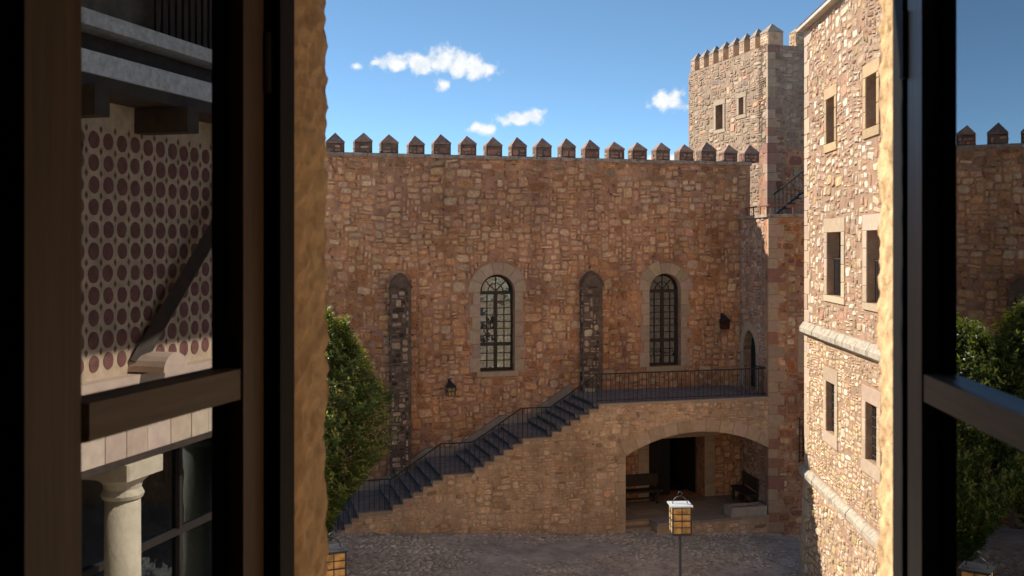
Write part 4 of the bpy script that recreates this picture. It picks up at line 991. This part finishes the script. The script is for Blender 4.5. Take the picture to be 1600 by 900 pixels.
# ------------------------------------------------------------------ lanterns
def amber(name, col, tr=.6):
    m = bpy.data.materials.new(name); m.use_nodes = True; n, l = m.node_tree.nodes, m.node_tree.links; n.clear()
    geo = n.new('ShaderNodeNewGeometry'); no = n.new('ShaderNodeTexNoise'); no.inputs['Scale'].default_value = 9; no.inputs['Detail'].default_value = 4; l.new(geo.outputs['Position'], no.inputs['Vector'])
    cr = n.new('ShaderNodeValToRGB'); cr.color_ramp.elements[0].color = (*[c * .6 for c in col], 1); cr.color_ramp.elements[1].color = (*col, 1); cr.color_ramp.elements[0].position = .35; cr.color_ramp.elements[1].position = .6; l.new(no.outputs[0], cr.inputs[0])
    d = n.new('ShaderNodeBsdfDiffuse'); t = n.new('ShaderNodeBsdfTranslucent'); l.new(cr.outputs[0], d.inputs[0]); l.new(cr.outputs[0], t.inputs[0])
    mx = n.new('ShaderNodeMixShader'); mx.inputs[0].default_value = tr; l.new(d.outputs[0], mx.inputs[1]); l.new(t.outputs[0], mx.inputs[2])
    o = n.new('ShaderNodeOutputMaterial'); l.new(mx.outputs[0], o.inputs[0]); return m
M['amber'] = amber('amber_lantern_glass', (1.0, .76, .40), .7)
M['zinc'] = mat('pale_zinc', (0.55, .58, .60), rough=.45, metal=.3, vary=.15, scale=8, bump=.1)
def post_lantern(loc, rot, h, label, w=.33, hb=.48, topm=None):
    x, y, z0 = loc; t = thing('post_lantern', loc, label, 'lantern', 'lanterns on posts in the courtyard'); F = Frame(x, y, rot)
    zb = h; hw = w / 2
    b = MB(); b.tube([F.P(0, z0, 0), F.P(0, z0 + .12, 0), F.P(0, z0 + .13, 0), F.P(0, zb, 0)], [.06, .06, .032, .028], 8); b.build('post', M['iron'], t)
    b = MB()
    for su in (-1, 1):
        for sd in (-1, 1): b.box(F, su * hw - .011, su * hw + .011, zb, zb + hb, sd * hw - .011, sd * hw + .011)
    for z in (zb, zb + hb / 2, zb + hb):
        for s in (-1, 1):
            q = .009; b.box(F, -hw + .011, hw - .011, z - q, z + q, s * hw - q, s * hw + q); b.box(F, s * hw - q, s * hw + q, z - q, z + q, -hw + .011, hw - .011)
    for s in (-1, 1):
        for z in (zb + hb / 4, zb + hb * .75): b.box(F, -hw + .011, hw - .011, z - .005, z + .005, s * hw - .006, s * hw + .007); b.box(F, s * hw - .007, s * hw + .006, z - .005, z + .005, -hw + .011, hw - .011)
        b.box(F, -.006, .006, zb + .01, zb + hb - .01, s * hw - .008, s * hw + .008); b.box(F, s * hw - .008, s * hw + .008, zb + .01, zb + hb - .01, -.006, .006)
    b.box(F, -hw, hw, zb - .03, zb - .01, -hw, hw); b.build('cage', M['iron'], t)
    for k in range(4):
        Fk = Frame(x, y, rot + 90 * k)
        for i in (0, 1):
            for j in (0, 1):
                b = MB(); b.box(Fk, -hw + i * hw + .004, i * hw - .004, zb + j * hb / 2 + .005, zb + (j + 1) * hb / 2 - .005, hw - .003, hw); b.build('pane', M['amber'], t)
    b = MB(); zt = zb + hb + .01
    b.prism(Frame(x, y, rot), rect(-hw - .03, hw + .03, zt, zt + .022), -hw - .03, hw + .03, 0); b.add([F.P(-hw, zt + .022, -hw), F.P(hw, zt + .022, -hw), F.P(hw, zt + .022, hw), F.P(-hw, zt + .022, hw), F.P(0, zt + .035, 0)], [(1, 0, 4), (2, 1, 4), (3, 2, 4), (0, 3, 4)])
    b.build('lid', topm or M['zinc'], t)
    b = MB(); R_ = hw * .82; b.tube([F.P(R_ * math.cos(math.pi * k / 12), zt + .02 + R_ * math.sin(math.pi * k / 12), 0) for k in range(13)], .008, 5)
    c0 = zt + .05 + R_; b.tube([F.P(.035 * math.cos(2 * math.pi * k / 10), c0 + .01 + .035 * math.sin(2 * math.pi * k / 10), 0) for k in range(11)], .007, 5); b.build('handle', M['iron'], t)
    return t
Y1 = 16.8; X1 = (1062.5 - 800) / FPX * Y1
post_lantern((X1, Y1, ground_z(X1)), 3, EYE - (831 - HOR) / FPX * Y1, 'amber lantern with pale metal lid on a thin black post, before the arched porch', w=.30, hb=.43)
Y2 = 15.0; X2 = (517 - 800) / FPX * Y2
post_lantern((X2, Y2, ground_z(X2)), 24, EYE - (909 - HOR) / FPX * Y2, 'amber lantern with dark lid beneath the tree, beside the left jamb', w=.35, hb=.46, topm=M['iron'])

def wall_lantern(F, u, z, label, lit=True):
    t = thing('wall_lantern', F.P(u, z, .0), label, 'lantern', 'lanterns on the castle wall'); d = .24; hw = .13
    b = MB(); b.tube([F.P(u, z + .20, -.01), F.P(u, z + .24, .10), F.P(u, z + .22, d)], .018, 5).box(F, u - .05, u + .05, z + .1, z + .3, 0, .02); b.build('bracket', M['iron'], t)
    q = F.P(u, z, d); Fq = Frame(q.x, q.y, F.deg); b = MB()
    for su in (-1, 1):
        for sd in (-1, 1): b.tube([Fq.P(su * hw * .85, z - .22, sd * hw * .85), Fq.P(su * hw, z + .06, sd * hw)], .014, 4)
    for zz_, k in ((z - .22, .85), (z + .06, 1), (z - .08, .93)):
        for s in (-1, 1): b.box(Fq, -hw * k, hw * k, zz_ - .012, zz_ + .012, s * hw * k - .01, s * hw * k + .01); b.box(Fq, s * hw * k - .01, s * hw * k + .01, zz_ - .012, zz_ + .012, -hw * k, hw * k)
    for s in (-1, 1): b.tube([Fq.P(0, z - .22, s * hw * .86), Fq.P(0, z + .06, s * hw)], .008, 4)
    b.build('cage', M['iron'], t)
    b = MB(); k = hw * 1.25; zt = z + .07
    b.add([Fq.P(-k, zt, k), Fq.P(k, zt, k), Fq.P(k, zt, -k), Fq.P(-k, zt, -k), Fq.P(-.04, zt + .14, .04), Fq.P(.04, zt + .14, .04), Fq.P(.04, zt + .14, -.04), Fq.P(-.04, zt + .14, -.04), Fq.P(0, zt + .22, 0)],
          [(0, 1, 5, 4), (1, 2, 6, 5), (2, 3, 7, 6), (3, 0, 4, 7), (4, 5, 8), (5, 6, 8), (6, 7, 8), (7, 4, 8), (3, 2, 1, 0)]); b.build('cap', M['iron'], t)
    for k in range(4):
        Fk = Frame(q.x, q.y, F.deg + 90 * k); b = MB()
        b.add([Fk.P(-hw * .83, z - .215, hw * .84), Fk.P(hw * .83, z - .215, hw * .84), Fk.P(hw * .97, z + .055, hw * .98), Fk.P(-hw * .97, z + .055, hw * .98)], [(0, 1, 2, 3)]); b.build('pane', M['amber'] if lit else M['rustglass'], t)
M['rustglass'] = amber('dull_red_lantern_glass', (0.20, .06, .035), .5)
u, z = BW.hit(702, 606); wall_lantern(BW, u, z, 'small amber wall lantern on iron bracket, left of the stairs')
u, z = BW.hit(1127.5, 503); wall_lantern(BW, u, z, 'small dark wall lantern right of the second arched window', False)

# ------------------------------------------------------------------ porch furniture
def bench(F, u0, u1, d0, d1, z0, label, back=True, group='dark benches in the porch'):
    t = thing('wooden_bench', F.P((u0 + u1) / 2, z0, (d0 + d1) / 2), label, 'bench', group)
    b = MB(); b.bbox(F, u0, u1, z0 + .40, z0 + .46, d0, d1, .008); b.build('seat', M['oldwood'], t)
    for a in (u0 + .12, u1 - .20):
        for d in (d0 + .03, d1 - .10): b = MB(); b.bbox(F, a, a + .08, z0, z0 + .40, d, d + .07, .005); b.build('leg', M['oldwood'], t)
    b = MB(); b.bbox(F, u0 + .2, u1 - .2, z0 + .12, z0 + .18, (d0 + d1) / 2 - .03, (d0 + d1) / 2 + .03, .004); b.build('stretcher', M['oldwood'], t)
    if back:
        b = MB(); b.bbox(F, u0, u1, z0 + .55, z0 + .95, d0, d0 + .045, .006); b.build('backrest', M['oldwood'], t)
        for a in (u0 + .05, u1 - .12): b = MB(); b.bbox(F, a, a + .07, z0 + .46, z0 + .55, d0, d0 + .044, .004); b.build('back_post', M['oldwood'], t)
    return t
bench(BW, BW.ux(962), BW.ux(1026), .06, .52, PF, 'dark wooden bench with back against the porch wall, left of the plank door')
bench(TL, .55, 2.05, .05, .52, PF, 'dark wooden bench standing along the right side of the porch')
bench(ST, ua0 + .02, ua0 + .32, -1.55, -1.05, PF, 'small dark wooden stool at the left edge of the porch', back=False, group='low seats in the porch')
tg = thing('stone_trough', ST.P(UE - .9, PF, -.2), 'long pale stone planter trough at the right edge of the porch', 'planter')
tp = ST.ux(1143); tq = UE - .06; tm_ = mat('trough_stone', (0.40, .31, .235), vary=.2, scale=9, bump=.4)
b = MB(); b.bbox(ST, tp, tq, PF, PF + .30, -.10, .02, .012).bbox(ST, tp, tq, PF, PF + .30, -.52, -.44, .006).box(ST, tp, tp + .09, PF, PF + .298, -.44, -.10).box(ST, tq - .09, tq, PF, PF + .298, -.44, -.10); b.build('basin', tm_, tg)
b = MB(); b.box(ST, tp + .09, tq - .09, PF + .02, PF + .22, -.44, -.10); b.build('soil', mat('soil', (.05, .035, .025)), tg)

# ------------------------------------------------------------------ trees
def leaf_mat():
    m = bpy.data.materials.new('laurel_leaf'); m.use_nodes = True; n, l = m.node_tree.nodes, m.node_tree.links
    b = n['Principled BSDF']; at = n.new('ShaderNodeAttribute'); at.attribute_name = 'Col'; l.new(at.outputs['Color'], b.inputs['Base Color'])
    b.inputs['Roughness'].default_value = .38; b.inputs['Specular IOR Level'].default_value = .5
    t = n.new('ShaderNodeBsdfTranslucent'); mul = n.new('ShaderNodeMix'); mul.data_type = 'RGBA'; mul.blend_type = 'MULTIPLY'; mul.inputs[0].default_value = 1; mul.inputs[7].default_value = (1.4, 1.5, .5, 1)
    l.new(at.outputs['Color'], mul.inputs[6]); l.new(mul.outputs[2], t.inputs[0])
    mx = n.new('ShaderNodeMixShader'); mx.inputs[0].default_value = .38; l.new(b.outputs[0], mx.inputs[1]); l.new(t.outputs[0], mx.inputs[2]); l.new(mx.outputs[0], n['Material Output'].inputs[0]); return m
M['leaf'] = leaf_mat(); M['bark'] = mat('bark', (.11, .085, .06), vary=.4, scale=14, bump=.6)
def tree(loc, height, crown0, rad, seed, label, sprigs=()):
    rn = np.random.default_rng(seed); t = thing('laurel_tree', loc, label, 'tree', 'trees in the courtyard'); L = Vector(loc)
    b = MB(); n = 9; pts = [L + Vector((.05 * math.sin(k * 1.3), .05 * math.cos(k * 1.7), height * .88 * k / n)) for k in range(n + 1)]
    b.tube(pts, [.13 * (1 - .85 * k / n) + .01 for k in range(n + 1)], 9)
    lims = []
    for k in range(26):
        z = crown0 + .1 + (height * .85 - crown0) * k / 26; a = k * 2.4; r = rad * .55 * min(1, .25 + k / 9) * (.6 + .4 * rn.random())
        p0 = L + Vector((0, 0, z)); p1 = p0 + Vector((math.cos(a) * r * .5, math.sin(a) * r * .5, .25)); p2 = p0 + Vector((math.cos(a) * r, math.sin(a) * r, .75))
        b.tube([p0, p1, p2], [.04, .028, .012], 5)
    b.build('trunk', M['bark'], t, smooth=True)
    # leafy shoots spread through the crown
    V = []; Fc = []; Cc = []
    PR = [(0, .10), (.08, .30), (.21, .58), (.385, .88), (.60, 1.0), (.74, .86), (.87, .55), (1.0, .18)]
    def prof_r(s):
        for (a_, ra), (c_, rc) in zip(PR[:-1], PR[1:]):
            if s <= c_: return ra + (rc - ra) * (s - a_) / (c_ - a_)
        return PR[-1][1]
    shoots = []
    nS = 4200
    for _ in range(nS):
        s = rn.random(); a = rn.random() * 2 * math.pi
        lump = 1 + .09 * math.sin(a * 3 + s * 9 + seed) + .07 * math.sin(a * 5 - s * 14 + seed * 2)
        q = mnoise.noise(Vector((math.cos(a) * 2.1, math.sin(a) * 2.1, s * 5 + seed)))
        if q < -.22 and rn.random() < .7: continue
        r = rad * prof_r(s) * lump * (1 + .20 * q) * (rn.random() ** .26); z = crown0 + (height - crown0) * s
        shoots.append((Vector((math.cos(a) * r, math.sin(a) * r, z)), a, min(1, r / (rad * .6)), .38 + .3 * rn.random()))
    for sx, sy, sz, ln in sprigs:
        for k in range(34): 
            f = k / 34; shoots.append((Vector((sx * (1 - .25 * f) + rn.normal() * .10 * (1 - .7 * f), sy + rn.normal() * .10 * (1 - .7 * f), sz - ln + ln * f)), rn.random() * 6.28, .25, .30))
    for p, a, out, ln in shoots:
        d = Vector((math.cos(a) * out * .8 + rn.normal() * .22, math.sin(a) * out * .8 + rn.normal() * .22, .75 + rn.normal() * .2)).normalized()
        sh = .75 + .5 * rn.random(); yel = rn.random() < .05
        nl = 11
        for k in range(nl):
            f = (k + .5) / nl; c = p + d * (ln * (f - .6)); ph = k * 2.4 + a
            side = d.orthogonal(); side.rotate(Matrix.Rotation(ph, 3, d)) if False else None
            s1 = d.orthogonal().normalized(); s2 = d.cross(s1); sd = s1 * math.cos(ph) + s2 * math.sin(ph)
            ax = (sd * .9 + d * (.45 + .5 * f) + Vector((0, 0, -.12))).normalized(); wd = ax.cross(d).normalized(); up = wd.cross(ax)
            le = .115 * (.75 + .5 * rn.random()); w = le * .23; i0 = len(V)
            V += [c, c + ax * le * .5 + wd * w + up * .008, c + ax * le - up * .012, c + ax * le * .5 - wd * w + up * .008, c + ax * le * .5 - up * .004]
            Fc += [(i0, i0 + 1, i0 + 4), (i0 + 1, i0 + 2, i0 + 4), (i0, i0 + 4, i0 + 3), (i0 + 4, i0 + 2, i0 + 3)]
            new = f > .7; k_ = sh * (.8 + .4 * rn.random())
            col = (.22 * k_, .24 * k_, .055 * k_) if new else ((.16, .12, .02) if yel and rn.random() < .3 else (.085 * k_, .125 * k_, .03 * k_))
            Cc += [col] * 5
    b = MB(); b.v = [tuple(v + L) for v in V]; b.f = Fc; b.c = Cc; b.build('crown', M['leaf'], t, kind='stuff'); return t
YT = 25.6
def tx(x): return (x - 800) / FPX * YT
xa = tx(497); tree((xa, YT, ground_z(xa)), EYE - (505 - HOR) / FPX * YT - ground_z(xa), EYE - (835 - HOR) / FPX * YT - ground_z(xa), 1.70, 4, 'leafy green laurel tree standing right behind the left window jamb, before the stair foot',
     [(tx(514) - xa, 0, EYE - (484 - HOR) / FPX * YT - ground_z(xa), .9), (tx(548) - xa, .2, EYE - (500 - HOR) / FPX * YT - ground_z(xa), .8), (tx(600) - xa, .1, EYE - (588 - HOR) / FPX * YT - ground_z(xa), .6)])
YT = 26.0
xb = tx(388); tree((xb, YT, ground_z(xb)), EYE - (470 - HOR) / FPX * YT - ground_z(xb), EYE - (800 - HOR) / FPX * YT - ground_z(xb), 1.6, 9, 'leafy tree that shows only as a reflection in the right window pane',
     [(.25, -.3, EYE - (455 - HOR) / FPX * YT - ground_z(xb), .9)])
